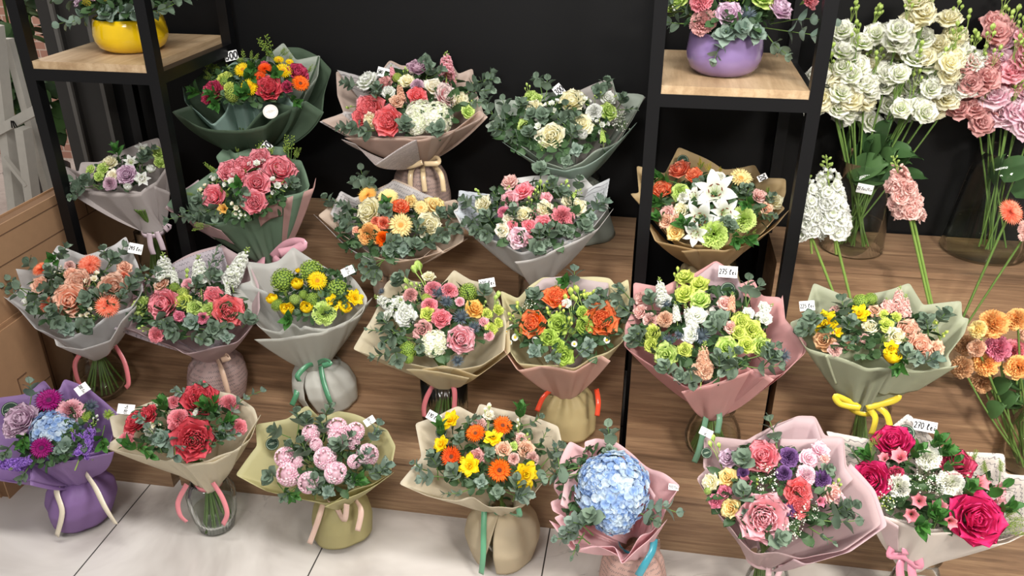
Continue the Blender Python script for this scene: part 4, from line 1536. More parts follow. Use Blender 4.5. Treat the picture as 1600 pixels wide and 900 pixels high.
bouquet('script paper bouquet of hot pink roses and white carnations, rightmost at the bottom', (1280, 630, 3.334), (440, 1150), 0, (470, 800), (600, 440),
        [(160, 330), (30, 145), (270, 195), (370, 130), (470, 42), (560, 130), (650, 240), (700, 262), (965, 265), (970, 370), (1110, 380), (1120, 640), (960, 710), (860, 720), (720, 655), (560, 650), (420, 600), (300, 570), (230, 450)],
        [('R', 'hot', 385, 195, 170, (-.1, .5)), ('R', 'hot', 265, 400, 185), ('R', 'hot', 820, 605, 250), ('R', 'raspb', 715, 310, 160, (.2, .5)), ('R', 'raspb', 400, 365, 75), ('C', 'cwhite', 570, 275, 135), ('C', 'cwhite', 690, 410, 150), ('C', 'cwhite', 410, 430, 130), ('A', 'pink', 420, 285, 120), ('A', 'pink', 340, 290, 80), ('A', 'pink', 520, 510, 110), ('A', 'pink', 480, 580, 110), ('A', 'pink', 620, 540, 120), ('A', 'pink', 680, 615, 100),
         ('A', 'pink', 830, 420, 120), ('A', 'softpink', 920, 450, 110), ('A', 'softpink', 930, 510, 90), ('w', 'white', 550, 370, 110), ('w', 'white', 530, 420, 110), ('w', 'white', 350, 500, 120), ('w', 'ygreen', 350, 520, 90), ('w', 'white', 560, 240, 60), ('b', 'cream', 740, 380, 790, 350), ('f', 'ygreen', 780, 340, 800, 230), ('f', 'ygreen', 880, 400, 850, 300), ('f', 'ygreen', 940, 400, 950, 290), ('f', 'ygreen', 930, 620, 1060, 560), ('f', 'ygreen', 920, 680, 1080, 610), ('f', 'ygreen', 280, 260, 290, 150),
         ('f', 'ygreen', 250, 300, 270, 200), ('u', 'd', 560, 240, 610, 200), ('u', 'd', 620, 380, 700, 310), ('u', 'd', 840, 520, 950, 440), ('u', 'd', 740, 500, 790, 440), ('u', 'd', 560, 620, 600, 560), ('u', 'd', 500, 630, 540, 640), ('u', 'd', 300, 330, 250, 270), ('u', 'd', 600, 640, 620, 590), ('p', 'd', 215, 320, 160, 230), ('u', 'd', 460, 300, 520, 240), ('w', 'white', 620, 440, 80), ('u', 'd', 900, 560, 980, 540), ('u', 'd', 590, 270, 660, 240)],
        tags=[(552, 120, 112, 58, -14, '270 lei', .02)], stickers=[(452, 155, 88)], paper='#e6ded6', script=True, back='#e0dcd8', vase_r=130, vase_kind=ROUND, tilt=30,
        ribbon=('#e090a8', .020, [[(400, 720), (370, 790), (450, 800), (520, 850), (500, 780), (430, 770)], [(440, 800), (420, 850), (425, 915)], [(480, 800), (480, 860), (490, 915)]]), seed=7, stems=10, dome=.2,
        sheets=[([(270, 560), (420, 600), (560, 650), (720, 655), (860, 722), (960, 712), (1120, 640)], '#ece4dc', .012), ([(145, 350), (240, 420), (275, 560), (420, 640)], '#ead6d8', .004)])

# ---------------------------------------------------------------- second row (on the first tread)
bouquet('white wrapped bouquet of peach roses and coral gerberas beside the cardboard box', (0, 360, 3.335), (555, 895), .2, (510, 630), (340, 320),
        [(0, 330), (20, 208), (160, 215), (250, 140), (295, 68), (440, 130), (600, 80), (660, 35), (720, 180), (740, 300), (690, 400), (560, 450), (470, 520), (360, 560), (290, 550), (190, 520), (90, 400)],
        [('R', 'peach', 365, 365, 160), ('R', 'peach', 405, 265, 120), ('R', 'peach', 590, 295, 135), ('R', 'peach', 375, 230, 70), ('X', 'peach', 200, 280, 85), ('J', 'coral', 467, 178, 145), ('J', 'coral', 558, 395, 150), ('J', 'orsalm', 215, 200, 120, (-.5, .6)), ('J', 'coral', 245, 385, 105), ('C', 'coral', 645, 240, 60), ('X', 'peach', 650, 190, 75), ('C', 'blush', 360, 180, 60),
         ('F', 'cream', 490, 255, 100), ('F', 'white', 140, 370, 80), ('b', 'cream', 330, 230, 280, 215), ('F', 'cream', 455, 440, 80), ('b', 'lime', 470, 470, 485, 440), ('b', 'cream', 330, 220, 315, 180),
         ('E', 'd', 300, 190, 340, 95), ('E', 'd', 220, 200, 150, 165), ('u', 'd', 300, 160, 270, 150), ('e', 'd', 150, 310, 20, 290), ('e', 'd', 130, 320, 35, 240), ('e', 'd', 180, 350, 60, 330), ('E', 'd', 300, 260, 260, 210), ('E', 'd', 330, 310, 230, 300), ('E', 'd', 290, 440, 240, 370), ('o', 'd', 495, 320, 80), ('E', 'd', 500, 370, 540, 310), ('E', 'd', 460, 360, 440, 350), ('E', 'd', 560, 200, 640, 90), ('E', 'd', 570, 170, 540, 100), ('E', 'd', 560, 190, 590, 140), ('E', 'd', 680, 300, 740, 210), ('E', 'd', 660, 330, 680, 280),
         ('o', 'l', 350, 510, 120), ('E', 'd', 400, 500, 450, 490), ('E', 'd', 270, 450, 300, 480), ('e', 'd', 340, 260, 300, 280), ('e', 'd', 620, 370, 640, 330), ('E', 'd', 190, 340, 170, 400), ('E', 'd', 330, 450, 280, 420)],
        tags=[(706, 95, 68, 54, -8, '245 lei')], paper='#eae8e6', back='#dfe1e4', vase_r=140, vase_kind=ROUND,
        ribbon=('#d8787c', .014, [[(420, 640), (390, 700), (410, 790), (450, 830)], [(600, 600), (650, 690), (670, 790), (655, 820)]]), seed=8, stems=14, dome=.24,
        sheets=[([(290, 552), (300, 590), (420, 610), (560, 560), (620, 470), (700, 395)], '#e2dfdc', .010)])

bouquet('pink script paper bouquet with two coral roses and white stock, left of the yellow tulips', (190, 370, 3.464), (530, 885), .2, (510, 640), (380, 370),
        [(-30, 480), (20, 400), (70, 300), (180, 180), (300, 130), (545, 42), (570, 60), (680, 120), (740, 250), (755, 400), (725, 470), (620, 560), (460, 610), (340, 640), (240, 570), (120, 540), (90, 520)],
        [('R', 'pink', 225, 365, 160), ('G', 'pkor', 580, 405, 160), ('G', 'pink', 500, 318, 100), ('C', 'softpink', 360, 255, 80), ('C', 'pink', 180, 530, 90), ('X', 'lime', 100, 370, 110), ('X', 'lime', 395, 380, 80), ('X', 'lime', 470, 390, 80), ('X', 'ygreen', 330, 350, 90), ('b', 'lime', 150, 500, 85, 495), ('b', 'lime', 130, 260, 100, 200), ('b', 'lime', 350, 260, 355, 170), ('X', 'hya', 105, 265, 70), ('X', 'hya', 80, 310, 60), ('X', 'peach', 210, 255, 80),
         ('S', 'white', 240, 260, 225, 80), ('S', 'white', 290, 260, 280, 160), ('S', 'white', 430, 280, 415, 90), ('S', 'white', 590, 240, 690, 50), ('S', 'white', 600, 270, 570, 150), ('X', 'white', 595, 225, 95), ('S', 'white', 575, 330, 570, 240), ('V', 'green', 280, 270, 60), ('V', 'ygreen', 330, 300, 70), ('C', 'dpink', 440, 440, 70), ('X', 'dpink', 310, 430, 60), ('w', 'softpink', 430, 310, 60),
         ('e', 'd', 150, 340, 40, 410), ('e', 'd', 140, 440, 60, 440), ('E', 'd', 190, 300, 200, 190), ('E', 'd', 180, 440, 260, 480), ('o', 'l', 380, 460, 130), ('E', 'd', 320, 500, 270, 520), ('E', 'd', 440, 500, 560, 480), ('o', 'd', 500, 500, 150), ('o', 'l', 570, 540, 100), ('E', 'd', 660, 480, 690, 440), ('E', 'd', 360, 540, 440, 560), ('p', 'd', 440, 230, 520, 60), ('p', 'd', 470, 240, 540, 120), ('E', 'd', 470, 240, 510, 200), ('e', 'd', 260, 480, 200, 470), ('E', 'd', 400, 300, 410, 240), ('e', 'd', 130, 300, 160, 200)],
        paper='#d9bfc0', script=False, back='#d6c6ca', vase_r=100, vase_kind=CYL, skirt=('#dcc0bc', 140, 160, 8, {'script': True, 'pleat': .004}),
        ribbon=('#d4b49c', .016, [[(515, 655), (545, 730), (580, 855)], [(515, 650), (560, 640), (580, 655), (540, 668)]]), seed=9, stems=0, dome=.22,
        sheets=[([(-35, 492), (20, 400), (80, 430), (150, 440)], '#dcd0d6', .006, {'script': True}), ([(180, 182), (300, 130), (545, 42), (600, 200)], '#cfc6cc', -.008, {'script': True, 'd': .01})])

bouquet('white frosted bouquet of yellow tulips and green viburnum balls', (360, 380, 3.335), (530, 860), .2, (440, 625), (420, 320),
        [(15, 265), (20, 215), (110, 200), (85, 105), (190, 120), (250, 100), (325, 15), (440, 90), (560, 160), (600, 140), (650, 200), (715, 290), (690, 350), (600, 410), (500, 450), (400, 440), (300, 420), (260, 470), (150, 440)],
        [('V', 'green', 265, 180, 135), ('V', 'green', 425, 130, 135), ('T', 'yellow', 347, 205, 85), ('T', 'yellow', 298, 340, 95), ('T', 'yellow', 395, 330, 85), ('T', 'yellow', 215, 285, 80), ('g', 'yellow', 452, 203, 130), ('D', 'yellow', 540, 305, 90), ('T', 'yellow', 600, 330, 85), ('D', 'yellow', 650, 285, 90), ('D', 'yellow', 620, 270, 60), ('C', 'lime', 493, 362, 130), ('V', 'green', 565, 240, 130), ('V', 'green', 240, 320, 70), ('V', 'lime', 335, 290, 60), ('V', 'green', 380, 265, 50), ('T', 'yellow', 350, 140, 35),
         ('V', 'green', 430, 290, 80), ('f', 'g', 470, 290, 460, 230), ('f', 'g', 300, 290, 280, 250), ('u', 'd', 320, 400, 300, 400), ('f', 'g', 520, 300, 520, 250), ('e', 'd', 600, 160, 640, 140)],
        tags=[(612, 145, 44, 66, -64, '20 lei')], paper='#e4e3dc', back='#dfe0dc', vase_r=110, vase_kind=ROUND, trans=.4,
        skirt=('#e2e1d9', 130, 165, 10, {'gap': (-PI / 2 - .16, .05, .2), 'pleat': .008}), ribbon=('#4f8a66', .016, [[(470, 640), (485, 720), (510, 800), (530, 850)], [(450, 630), (400, 640), (350, 690), (360, 720)], [(450, 630), (490, 610), (520, 625), (480, 640)], [(350, 700), (345, 780), (320, 845)]]), seed=10, stems=8, dome=.3,
        sheets=[([(150, 495), (260, 480), (450, 450), (600, 400), (715, 290)], '#dddcd4', .014), ([(15, 265), (20, 215), (110, 225), (200, 260), (290, 425)], '#dedfda', .008)])

bouquet('cream wrapped bouquet with thistles, pink roses and white hydrangea, tagged 235 lei', (540, 400, 3.4615), (545, 990), .2, (545, 660), (450, 350),
        [(40, 505), (90, 400), (180, 270), (220, 160), (290, 90), (350, 130), (520, 150), (585, 68), (680, 130), (790, 170), (830, 240), (868, 350), (860, 510), (740, 590), (620, 620), (450, 590), (360, 590), (200, 560)],
        [('R', 'softpink', 622, 450, 140), ('R', 'pink', 515, 335, 95), ('C', 'pink', 450, 265, 95), ('C', 'pink', 560, 180, 100), ('C', 'pink', 470, 170, 100), ('C', 'dusty', 345, 205, 90), ('C', 'softpink', 620, 245, 55), ('X', 'dusty', 415, 400, 105), ('X', 'gold', 700, 280, 105), ('H', 'whyd', 480, 470, 150), ('X', 'white', 320, 320, 120), ('S', 'white', 350, 370, 290, 220), ('S', 'white', 280, 300, 150, 210), ('X', 'white', 280, 245, 70), ('X', 'white', 220, 320, 60),
         ('h', 'teal', 505, 195, 100), ('h', 'teal', 545, 245, 95), ('h', 'teal', 625, 330, 120), ('h', 'teal', 695, 385, 95), ('h', 'teal', 605, 565, 85), ('h', 'teal', 195, 190, 60), ('V', 'green', 670, 185, 110), ('V', 'green', 330, 510, 100), ('V', 'green', 335, 555, 60), ('X', 'ivory', 450, 105, 65), ('b', 'lime', 440, 170, 385, 30), ('b', 'lime', 370, 210, 320, 120), ('b', 'lime', 400, 200, 380, 140), ('X', 'ygreen', 445, 310, 80), ('V', 'ygreen', 430, 220, 50),
         ('X', 'ygreen', 765, 310, 60), ('X', 'ygreen', 830, 290, 60), ('X', 'ygreen', 790, 390, 70), ('b', 'lime', 800, 300, 830, 190), ('b', 'lime', 740, 290, 760, 240), ('X', 'softpink', 750, 360, 60), ('C', 'softpink', 780, 430, 60), ('X', 'ygreen', 830, 360, 55),
         ('p', 'd', 330, 440, 130, 400), ('E', 'd', 280, 430, 200, 340), ('E', 'd', 300, 520, 170, 540), ('E', 'd', 260, 500, 280, 560), ('E', 'd', 280, 400, 215, 460), ('E', 'd', 310, 180, 270, 130), ('E', 'd', 740, 230, 750, 180), ('e', 'd', 420, 450, 400, 500), ('E', 'd', 350, 140, 300, 110), ('e', 'd', 360, 380, 250, 420)],
        tags=[(765, 147, 86, 50, 10, '235 lei')], paper='#ddd2b4', back='#e3dac6', vase_r=125, vase_kind=CYL, ribs=40, vlabel='ribbed straight glass vase holding the thistle and pink rose bouquet',
        ribbon=('#dc7c84', .014, [[(500, 665), (450, 740), (425, 810), (425, 870)], [(570, 665), (590, 740), (585, 850)]]), seed=11, stems=10, dome=.24,
        sheets=[([(420, 590), (520, 575), (700, 640), (800, 560), (868, 510), (860, 350)], '#d6c49c', .012), ([(345, 590), (500, 600), (650, 640)], '#e0d2ae', .016)])

bouquet('beige and pink wrapped bouquet of orange ruffled roses with chamomile, gold paper round its vase', (770, 410, 3.335), (380, 920), .2, (380, 655), (380, 300),
        [(75, 430), (60, 290), (40, 150), (130, 190), (190, 120), (260, 75), (400, 68), (612, 95), (640, 130), (705, 90), (720, 200), (700, 320), (680, 410), (600, 470), (560, 490), (420, 540), (250, 540), (130, 530)],
        [('G', 'orpk', 205, 318, 140), ('G', 'orpk', 565, 300, 175), ('G', 'orpk', 330, 180, 130, (0, .5)), ('C', 'orange', 225, 290, 70), ('X', 'green', 340, 320, 115), ('X', 'green', 290, 390, 90), ('X', 'green', 370, 490, 100), ('X', 'green', 480, 330, 90), ('X', 'green', 470, 260, 70), ('b', 'ygreen', 310, 300, 280, 230), ('b', 'ygreen', 350, 300, 350, 220), ('b', 'ygreen', 410, 250, 405, 130), ('b', 'ygreen', 470, 240, 430, 120), ('b', 'ygreen', 480, 230, 540, 140), ('b', 'ygreen', 450, 200, 480, 140),
         ('b', 'ygreen', 150, 280, 125, 200), ('b', 'ygreen', 120, 320, 80, 260), ('X', 'ygreen', 510, 180, 60), ('m', 'white', 220, 405, 42), ('m', 'white', 425, 425, 40), ('m', 'white', 595, 405, 45), ('m', 'white', 115, 390, 48), ('m', 'white', 222, 295, 34), ('m', 'white', 342, 195, 30), ('m', 'white', 95, 335, 34), ('m', 'white', 88, 418, 34), ('m', 'white', 70, 360, 26), ('m', 'white', 180, 370, 28), ('X', 'white', 385, 210, 50), ('w', 'white', 190, 230, 80),
         ('o', 'l', 215, 460, 110), ('o', 'l', 500, 430, 110), ('E', 'l', 420, 510, 500, 440), ('E', 'd', 600, 250, 560, 160), ('E', 'd', 620, 250, 660, 140), ('E', 'd', 640, 310, 720, 220), ('E', 'd', 230, 200, 215, 160), ('u', 'd', 400, 110, 370, 100), ('E', 'l', 420, 140, 425, 50), ('E', 'd', 540, 250, 530, 210), ('e', 'd', 300, 480, 330, 500), ('f', 'g', 150, 420, 130, 330), ('f', 'g', 390, 400, 430, 330), ('E', 'd', 690, 360, 690, 260), ('f', 'g', 350, 160, 320, 100), ('o', 'l', 290, 500, 60), ('X', 'green', 340, 430, 70), ('b', 'ygreen', 380, 360, 400, 280)],
        paper='#ddd6a4', back='#d6c6c0', vase_r=95, vase_kind=CYL, skirt=('#cdbb86', 140, 150, 40, {'pleat': .010}),
        ribbon=('#d8482c', .014, [[(320, 655), (265, 700), (230, 775)], [(540, 660), (550, 730), (543, 800)]]), seed=12, stems=0, dome=.26,
        sheets=[([(75, 440), (150, 545), (260, 520), (420, 545), (540, 470), (590, 500)], '#dcb4a4', .014), ([(190, 130), (260, 72), (400, 68), (612, 95), (612, 160)], '#cdbcbc', -.008, {'d': .01})])

bouquet('large pink wrapped bouquet of green lisianthus, white stock and blush carnations, tagged 275 lei', (960, 390, 2.647), (390, 895), .2, (400, 655), (400, 330),
        [(40, 400), (45, 310), (80, 240), (78, 130), (200, 160), (320, 110), (420, 38), (500, 90), (520, 140), (575, 118), (610, 190), (690, 195), (698, 290), (785, 390), (780, 430), (690, 510), (600, 520), (550, 480), (400, 545), (290, 565), (180, 500)],
        [('X', 'ygreen', 290, 110, 75), ('X', 'ygreen', 350, 140, 75), ('X', 'ygreen', 290, 180, 80), ('X', 'lime', 355, 205, 85), ('b', 'ygreen', 260, 130, 262, 70), ('S', 'white', 330, 340, 290, 220), ('S', 'white', 260, 300, 250, 210), ('S', 'white', 200, 230, 185, 110), ('X', 'white', 200, 210, 65), ('X', 'white', 340, 270, 80), ('X', 'white', 310, 350, 70), ('X', 'blush', 105, 255, 60), ('X', 'blush', 110, 200, 60), ('C', 'beige', 205, 285, 75), ('C', 'blush', 145, 290, 70), ('X', 'ygreen', 155, 345, 70), ('X', 'ygreen', 150, 395, 60),
         ('X', 'lime', 210, 435, 100), ('X', 'ygreen', 290, 415, 60), ('S', 'beige', 360, 530, 375, 370), ('S', 'beige', 395, 500, 350, 400), ('C', 'beige', 365, 500, 90), ('X', 'lime', 465, 405, 95), ('X', 'ygreen', 530, 300, 80), ('X', 'ygreen', 570, 330, 80), ('X', 'lime', 610, 400, 85), ('X', 'ygreen', 550, 395, 70), ('V', 'ygreen', 520, 280, 60), ('X', 'ygreen', 600, 360, 60), ('X', 'ygreen', 515, 340, 60), ('S', 'beige', 480, 260, 490, 170), ('X', 'blush', 460, 220, 60), ('X', 'blush', 480, 320, 50),
         ('S', 'white', 590, 290, 660, 220), ('X', 'white', 555, 258, 50), ('X', 'white', 620, 235, 50), ('X', 'white', 630, 285, 50), ('h', 'teal', 215, 225, 60), ('h', 'teal', 360, 355, 90), ('h', 'teal', 225, 375, 70), ('h', 'teal', 700, 440, 80), ('h', 'teal', 270, 350, 60), ('o', 'd', 435, 285, 120), ('E', 'd', 440, 340, 400, 310), ('E', 'd', 545, 220, 555, 130), ('E', 'd', 550, 230, 600, 150), ('E', 'd', 540, 480, 680, 480), ('E', 'd', 560, 450, 670, 400), ('E', 'd', 440, 500, 500, 430), ('E', 'd', 430, 510, 430, 440), ('E', 'd', 520, 470, 460, 500),
         ('o', 'd', 270, 520, 90), ('E', 'd', 230, 520, 210, 480), ('E', 'd', 130, 400, 70, 370), ('E', 'd', 130, 380, 85, 340), ('E', 'd', 620, 480, 660, 440), ('e', 'd', 60, 200, 20, 160), ('E', 'd', 160, 250, 150, 200), ('E', 'd', 300, 470, 320, 540), ('e', 'd', 640, 440, 640, 400), ('E', 'd', 90, 270, 20, 230), ('b', 'ygreen', 120, 360, 100, 345)],
        tags=[(470, 92, 76, 48, -6, '275 lei')], stickers=[(470, 165, 62), (390, 262, 62, False)], paper='#e2a6a4', back='#d5b9ba', vase_r=115, vase_kind=ROUND,
        ribbon=('#6f9c80', .016, [[(385, 660), (370, 740), (350, 830), (330, 880)], [(430, 660), (435, 700), (425, 760)]]), seed=13, stems=14, dome=.24,
        sheets=[([(290, 570), (400, 545), (560, 478), (615, 510), (640, 525)], '#e6b4b0', .014), ([(690, 192), (698, 290), (785, 390), (780, 430), (690, 512)], '#e3b0ae', .006), ([(300, 130), (420, 38), (510, 100), (540, 190)], '#cfb8bc', -.008, {'d': .012})])

bouquet('sage green wrapped bouquet with yellow daffodils and a yellow ribbon, tagged 225 lei', (1220, 420, 3.2133), (385, 1060), .2, (405, 690), (490, 310),
        [(45, 262), (110, 240), (165, 68), (270, 115), (365, 165), (470, 125), (650, 58), (715, 185), (905, 165), (908, 250), (945, 250), (920, 330), (835, 440), (865, 485), (700, 500), (560, 500), (430, 490), (330, 470), (240, 440), (130, 400)],
        [('D', 'yellow', 228, 275, 135), ('D', 'yellow', 393, 228, 110), ('T', 'yellow', 565, 430, 115), ('D', 'yellow', 555, 400, 80), ('D', 'yellow', 285, 320, 60), ('X', 'tan', 215, 355, 110), ('C', 'blush', 270, 405, 75), ('C', 'beige', 345, 380, 60), ('R', 'peach', 700, 385, 120), ('R', 'peach', 640, 310, 110), ('X', 'beige', 785, 400, 85), ('X', 'beige', 470, 210, 65), ('X', 'ivory', 450, 290, 75), ('X', 'ivory', 580, 340, 95), ('X', 'ygreen', 530, 280, 70), ('X', 'ygreen', 515, 225, 45), ('X', 'ygreen', 580, 240, 50), ('X', 'blush', 420, 350, 50),
         ('V', 'green', 400, 155, 80), ('V', 'green', 450, 145, 70), ('S', 'blush', 540, 230, 530, 140), ('S', 'blush', 580, 210, 600, 80), ('S', 'blush', 620, 250, 630, 120), ('X', 'blush', 540, 185, 70), ('X', 'blush', 620, 210, 70), ('X', 'blush', 270, 210, 50), ('b', 'ygreen', 790, 330, 760, 250), ('b', 'ygreen', 790, 360, 840, 310), ('f', 'g', 500, 390, 530, 330), ('f', 'g', 560, 350, 560, 300), ('f', 'y', 240, 250, 210, 200), ('f', 'g', 610, 370, 630, 350),
         ('E', 'd', 170, 330, 110, 300), ('E', 'd', 170, 290, 150, 250), ('E', 'd', 330, 280, 310, 170), ('E', 'd', 320, 330, 350, 260), ('o', 'l', 690, 450, 110), ('E', 'd', 620, 480, 640, 420), ('E', 'l', 700, 470, 770, 450), ('E', 'd', 740, 340, 730, 260), ('E', 'd', 780, 290, 820, 230), ('u', 'd', 610, 440, 590, 500), ('e', 'd', 390, 360, 340, 350)],
        tags=[(132, 186, 72, 50, 2, '225 lei', .03)], paper='#bfc4a6', back='#bcc3b0', vase_r=100, vase_kind=TAPER, trans=.35,
        ribbon=('#e0c83c', .016, [[(400, 700), (330, 660), (275, 640), (300, 680), (400, 700)], [(430, 700), (520, 670), (590, 640), (560, 665), (430, 700)], [(440, 700), (475, 750), (455, 830)], [(480, 690), (530, 730), (548, 790)]]), seed=14, stems=12, dome=.24,
        sheets=[([(240, 440), (330, 400), (430, 352), (500, 420), (560, 492), (700, 500), (865, 486)], '#c4c9ac', .010, {'start': .55})])

# ---------------------------------------------------------------- third row (second tread)
bouquet('pale bouquet with lilac rose and white lilies behind the left rack post', (80, 200, 4.5), (770, 1140), .421, (720, 730), (560, 400),
        [(105, 280), (200, 320), (215, 250), (330, 240), (460, 150), (640, 110), (760, 75), (790, 200), (825, 330), (845, 470), (720, 390), (600, 455), (400, 455), (160, 430), (150, 480)],
        [('R', 'lilac', 530, 325, 125), ('X', 'ivory', 410, 235, 100), ('X', 'lime', 360, 280, 80), ('X', 'lime', 270, 290, 70), ('X', 'lime', 330, 340, 70), ('C', 'mauve', 410, 390, 100), ('L', 'white', 640, 150, 120), ('L', 'white', 560, 240, 120), ('L', 'white', 640, 360, 130), ('T', 'white', 700, 280, 80), ('T', 'white', 620, 350, 90), ('X', 'cream', 430, 330, 80), ('X', 'lime', 760, 170, 90), ('X', 'lime', 765, 240, 80), ('T', 'white', 540, 410, 70),
         ('E', 'd', 620, 250, 700, 160), ('E', 'd', 640, 280, 640, 200), ('E', 'd', 280, 420, 180, 420), ('E', 'd', 300, 400, 170, 370), ('E', 'd', 320, 420, 250, 360), ('e', 'd', 150, 470, 95, 420), ('u', 'd', 480, 220, 460, 160), ('e', 'd', 170, 460, 130, 490)],
        paper='#cfc4c0', back='#bdb4b2', vase_r=95, vase_kind=CYL, Y=.50, ribbon=('#d9c4cc', .018, [[(690, 740), (700, 830), (720, 890)], [(740, 730), (770, 800), (790, 860)], [(790, 700), (830, 690), (800, 720)]]), seed=15, fillk=.6, stems=8, dome=.24,
        sheets=[([(160, 430), (400, 460), (600, 455), (720, 390), (795, 280)], '#d2c8c4', .010)])

bouquet('sage and blush wrapped bouquet of pink roses and white freesias below the dark green bouquet', (250, 200, 4.092), (640, 1080), .421, (690, 850), (600, 370),
        [(45, 505), (90, 430), (250, 330), (390, 240), (355, 180), (420, 112), (480, 165), (640, 130), (785, 112), (820, 180), (900, 200), (935, 290), (960, 380), (900, 420), (760, 450), (680, 480), (560, 560), (400, 590), (330, 600), (200, 580)],
        [('R', 'pink', 770, 265, 190), ('R', 'pink', 620, 350, 150), ('G', 'pink', 605, 475, 150), ('R', 'pink', 440, 275, 130), ('R', 'pink', 530, 230, 120), ('R', 'pink', 640, 195, 130), ('R', 'pink', 340, 440, 140, (-.4, 0)), ('R', 'pink', 490, 300, 100), ('F', 'white', 620, 235, 130), ('F', 'white', 460, 345, 130), ('F', 'white', 750, 370, 130), ('F', 'white', 350, 330, 90), ('F', 'cream', 270, 395, 90), ('F', 'cream', 490, 510, 100), ('A', 'gold', 410, 520, 100), ('F', 'white', 520, 555, 60),
         ('b', 'lime', 270, 420, 240, 390), ('f', 'g', 700, 230, 660, 70), ('f', 'g', 830, 220, 820, 60), ('f', 'g', 850, 220, 900, 130), ('f', 'g', 380, 300, 290, 230), ('f', 'g', 500, 170, 490, 120), ('f', 'g', 560, 300, 540, 260), ('f', 'g', 650, 310, 640, 280), ('f', 'g', 720, 450, 700, 430), ('f', 'g', 400, 420, 390, 380), ('f', 'g', 740, 300, 740, 240), ('f', 'g', 240, 430, 160, 420), ('f', 'g', 330, 620, 200, 640), ('f', 'g', 420, 460, 430, 400),
         ('E', 'd', 300, 520, 160, 530), ('E', 'd', 350, 510, 210, 560), ('E', 'd', 280, 500, 240, 460), ('E', 'd', 330, 530, 230, 570), ('E', 'd', 250, 540, 70, 580), ('o', 'd', 870, 360, 90), ('E', 'd', 480, 430, 540, 410), ('E', 'd', 360, 480, 350, 560), ('E', 'd', 820, 380, 850, 340), ('e', 'd', 480, 440, 520, 480), ('u', 'd', 530, 380, 500, 370)],
        tags=[(680, 120, 62, 58, 50, '20')], paper='#7f9c80', back='#8fae92', vase_r=100, vase_kind=CYL, Y=.52, ribbon=('#d8a0ac', .03, [[(720, 830), (790, 760), (860, 730), (920, 740), (860, 780), (760, 800)], [(720, 830), (800, 900), (830, 960)], [(650, 830), (640, 880), (660, 930)]]), seed=16, stems=6, dome=.3,
        skirt=('#d8a8b4', 150, 170, 20, {}),
        sheets=[([(762, 452), (860, 420), (955, 385), (965, 330)], '#d9aca4', .016), ([(610, 530), (680, 480), (762, 455)], '#d9aca4', .010, {'start': .8}), ([(45, 505), (90, 430), (250, 330)], '#d8c0c4', .004, {'start': .5}), ([(45, 510), (200, 585), (330, 612), (400, 640)], '#d9b6b6', .008, {'start': .72})])

bouquet('cream script paper bouquet of peach gerberas and ivory roses, right of the sage wrapped roses', (490, 260, 5), (640, 1180), .421, (600, 790), (620, 420),
        [(35, 390), (150, 270), (205, 190), (310, 250), (490, 190), (600, 130), (625, 98), (800, 170), (1010, 280), (1110, 260), (1190, 400), (1170, 580), (1000, 660), (800, 720), (600, 720), (470, 680), (330, 600), (150, 490)],
        [('g', 'ltgold', 683, 465, 235), ('J', 'ltgold', 580, 245, 210), ('J', 'gold', 420, 225, 190), ('g', 'ltgold', 835, 330, 150), ('R', 'ivory', 430, 345, 190), ('R', 'ivory', 900, 465, 190), ('X', 'ltgold', 950, 300, 160), ('C', 'apric', 425, 525, 190), ('C', 'orange', 540, 565, 130), ('C', 'coral', 545, 440, 110), ('C', 'coral', 480, 425, 80), ('R', 'orsalm', 685, 310, 125), ('X', 'ltgold', 760, 270, 100), ('X', 'peach', 850, 340, 70), ('X', 'peach', 330, 500, 70),
         ('E', 'd', 370, 200, 370, 40), ('E', 'd', 380, 200, 320, 110), ('E', 'd', 390, 190, 440, 120), ('p', 'd', 340, 340, 170, 270), ('E', 'd', 330, 340, 230, 300), ('E', 'd', 360, 400, 200, 400), ('E', 'd', 350, 450, 250, 450), ('E', 'd', 160, 360, 100, 260), ('E', 'd', 570, 340, 560, 330), ('u', 'd', 590, 360, 570, 300), ('E', 'd', 770, 560, 810, 460), ('o', 'd', 590, 650, 180), ('o', 'l', 700, 650, 150), ('E', 'd', 780, 640, 800, 590), ('E', 'd', 830, 600, 940, 570), ('E', 'd', 560, 600, 640, 570), ('o', 'd', 740, 590, 120), ('E', 'd', 950, 440, 1080, 330), ('E', 'd', 1000, 480, 1120, 490), ('E', 'd', 980, 500, 1030, 540), ('E', 'd', 970, 420, 990, 350), ('E', 'd', 1050, 430, 1100, 340), ('E', 'd', 540, 730, 400, 760), ('E', 'd', 540, 740, 400, 850), ('E', 'd', 530, 750, 470, 880)],
        paper='#e4cdb6', back='#ddd2cc', vase_r=110, vase_kind=CYL, Y=.50, vh=.95, skirt=('#e0c8b4', 130, 140, 10, {}), ribbon=('#d9b89c', .016, [[(540, 780), (525, 850), (530, 900)], [(600, 800), (610, 860), (600, 920)]]), seed=17, stems=0, dome=.24,
        sheets=[([(35, 390), (150, 490), (330, 640), (470, 710)], '#dcd8d6', .014, {'script': True}), ([(120, 360), (205, 190), (310, 250), (490, 190), (625, 98), (800, 170), (1010, 280)], '#d9d4d2', -.004, {'script': True, 'd': .006}), ([(460, 690), (600, 725), (830, 700), (935, 605), (1000, 660), (1180, 560)], '#e8d4c0', .010)])

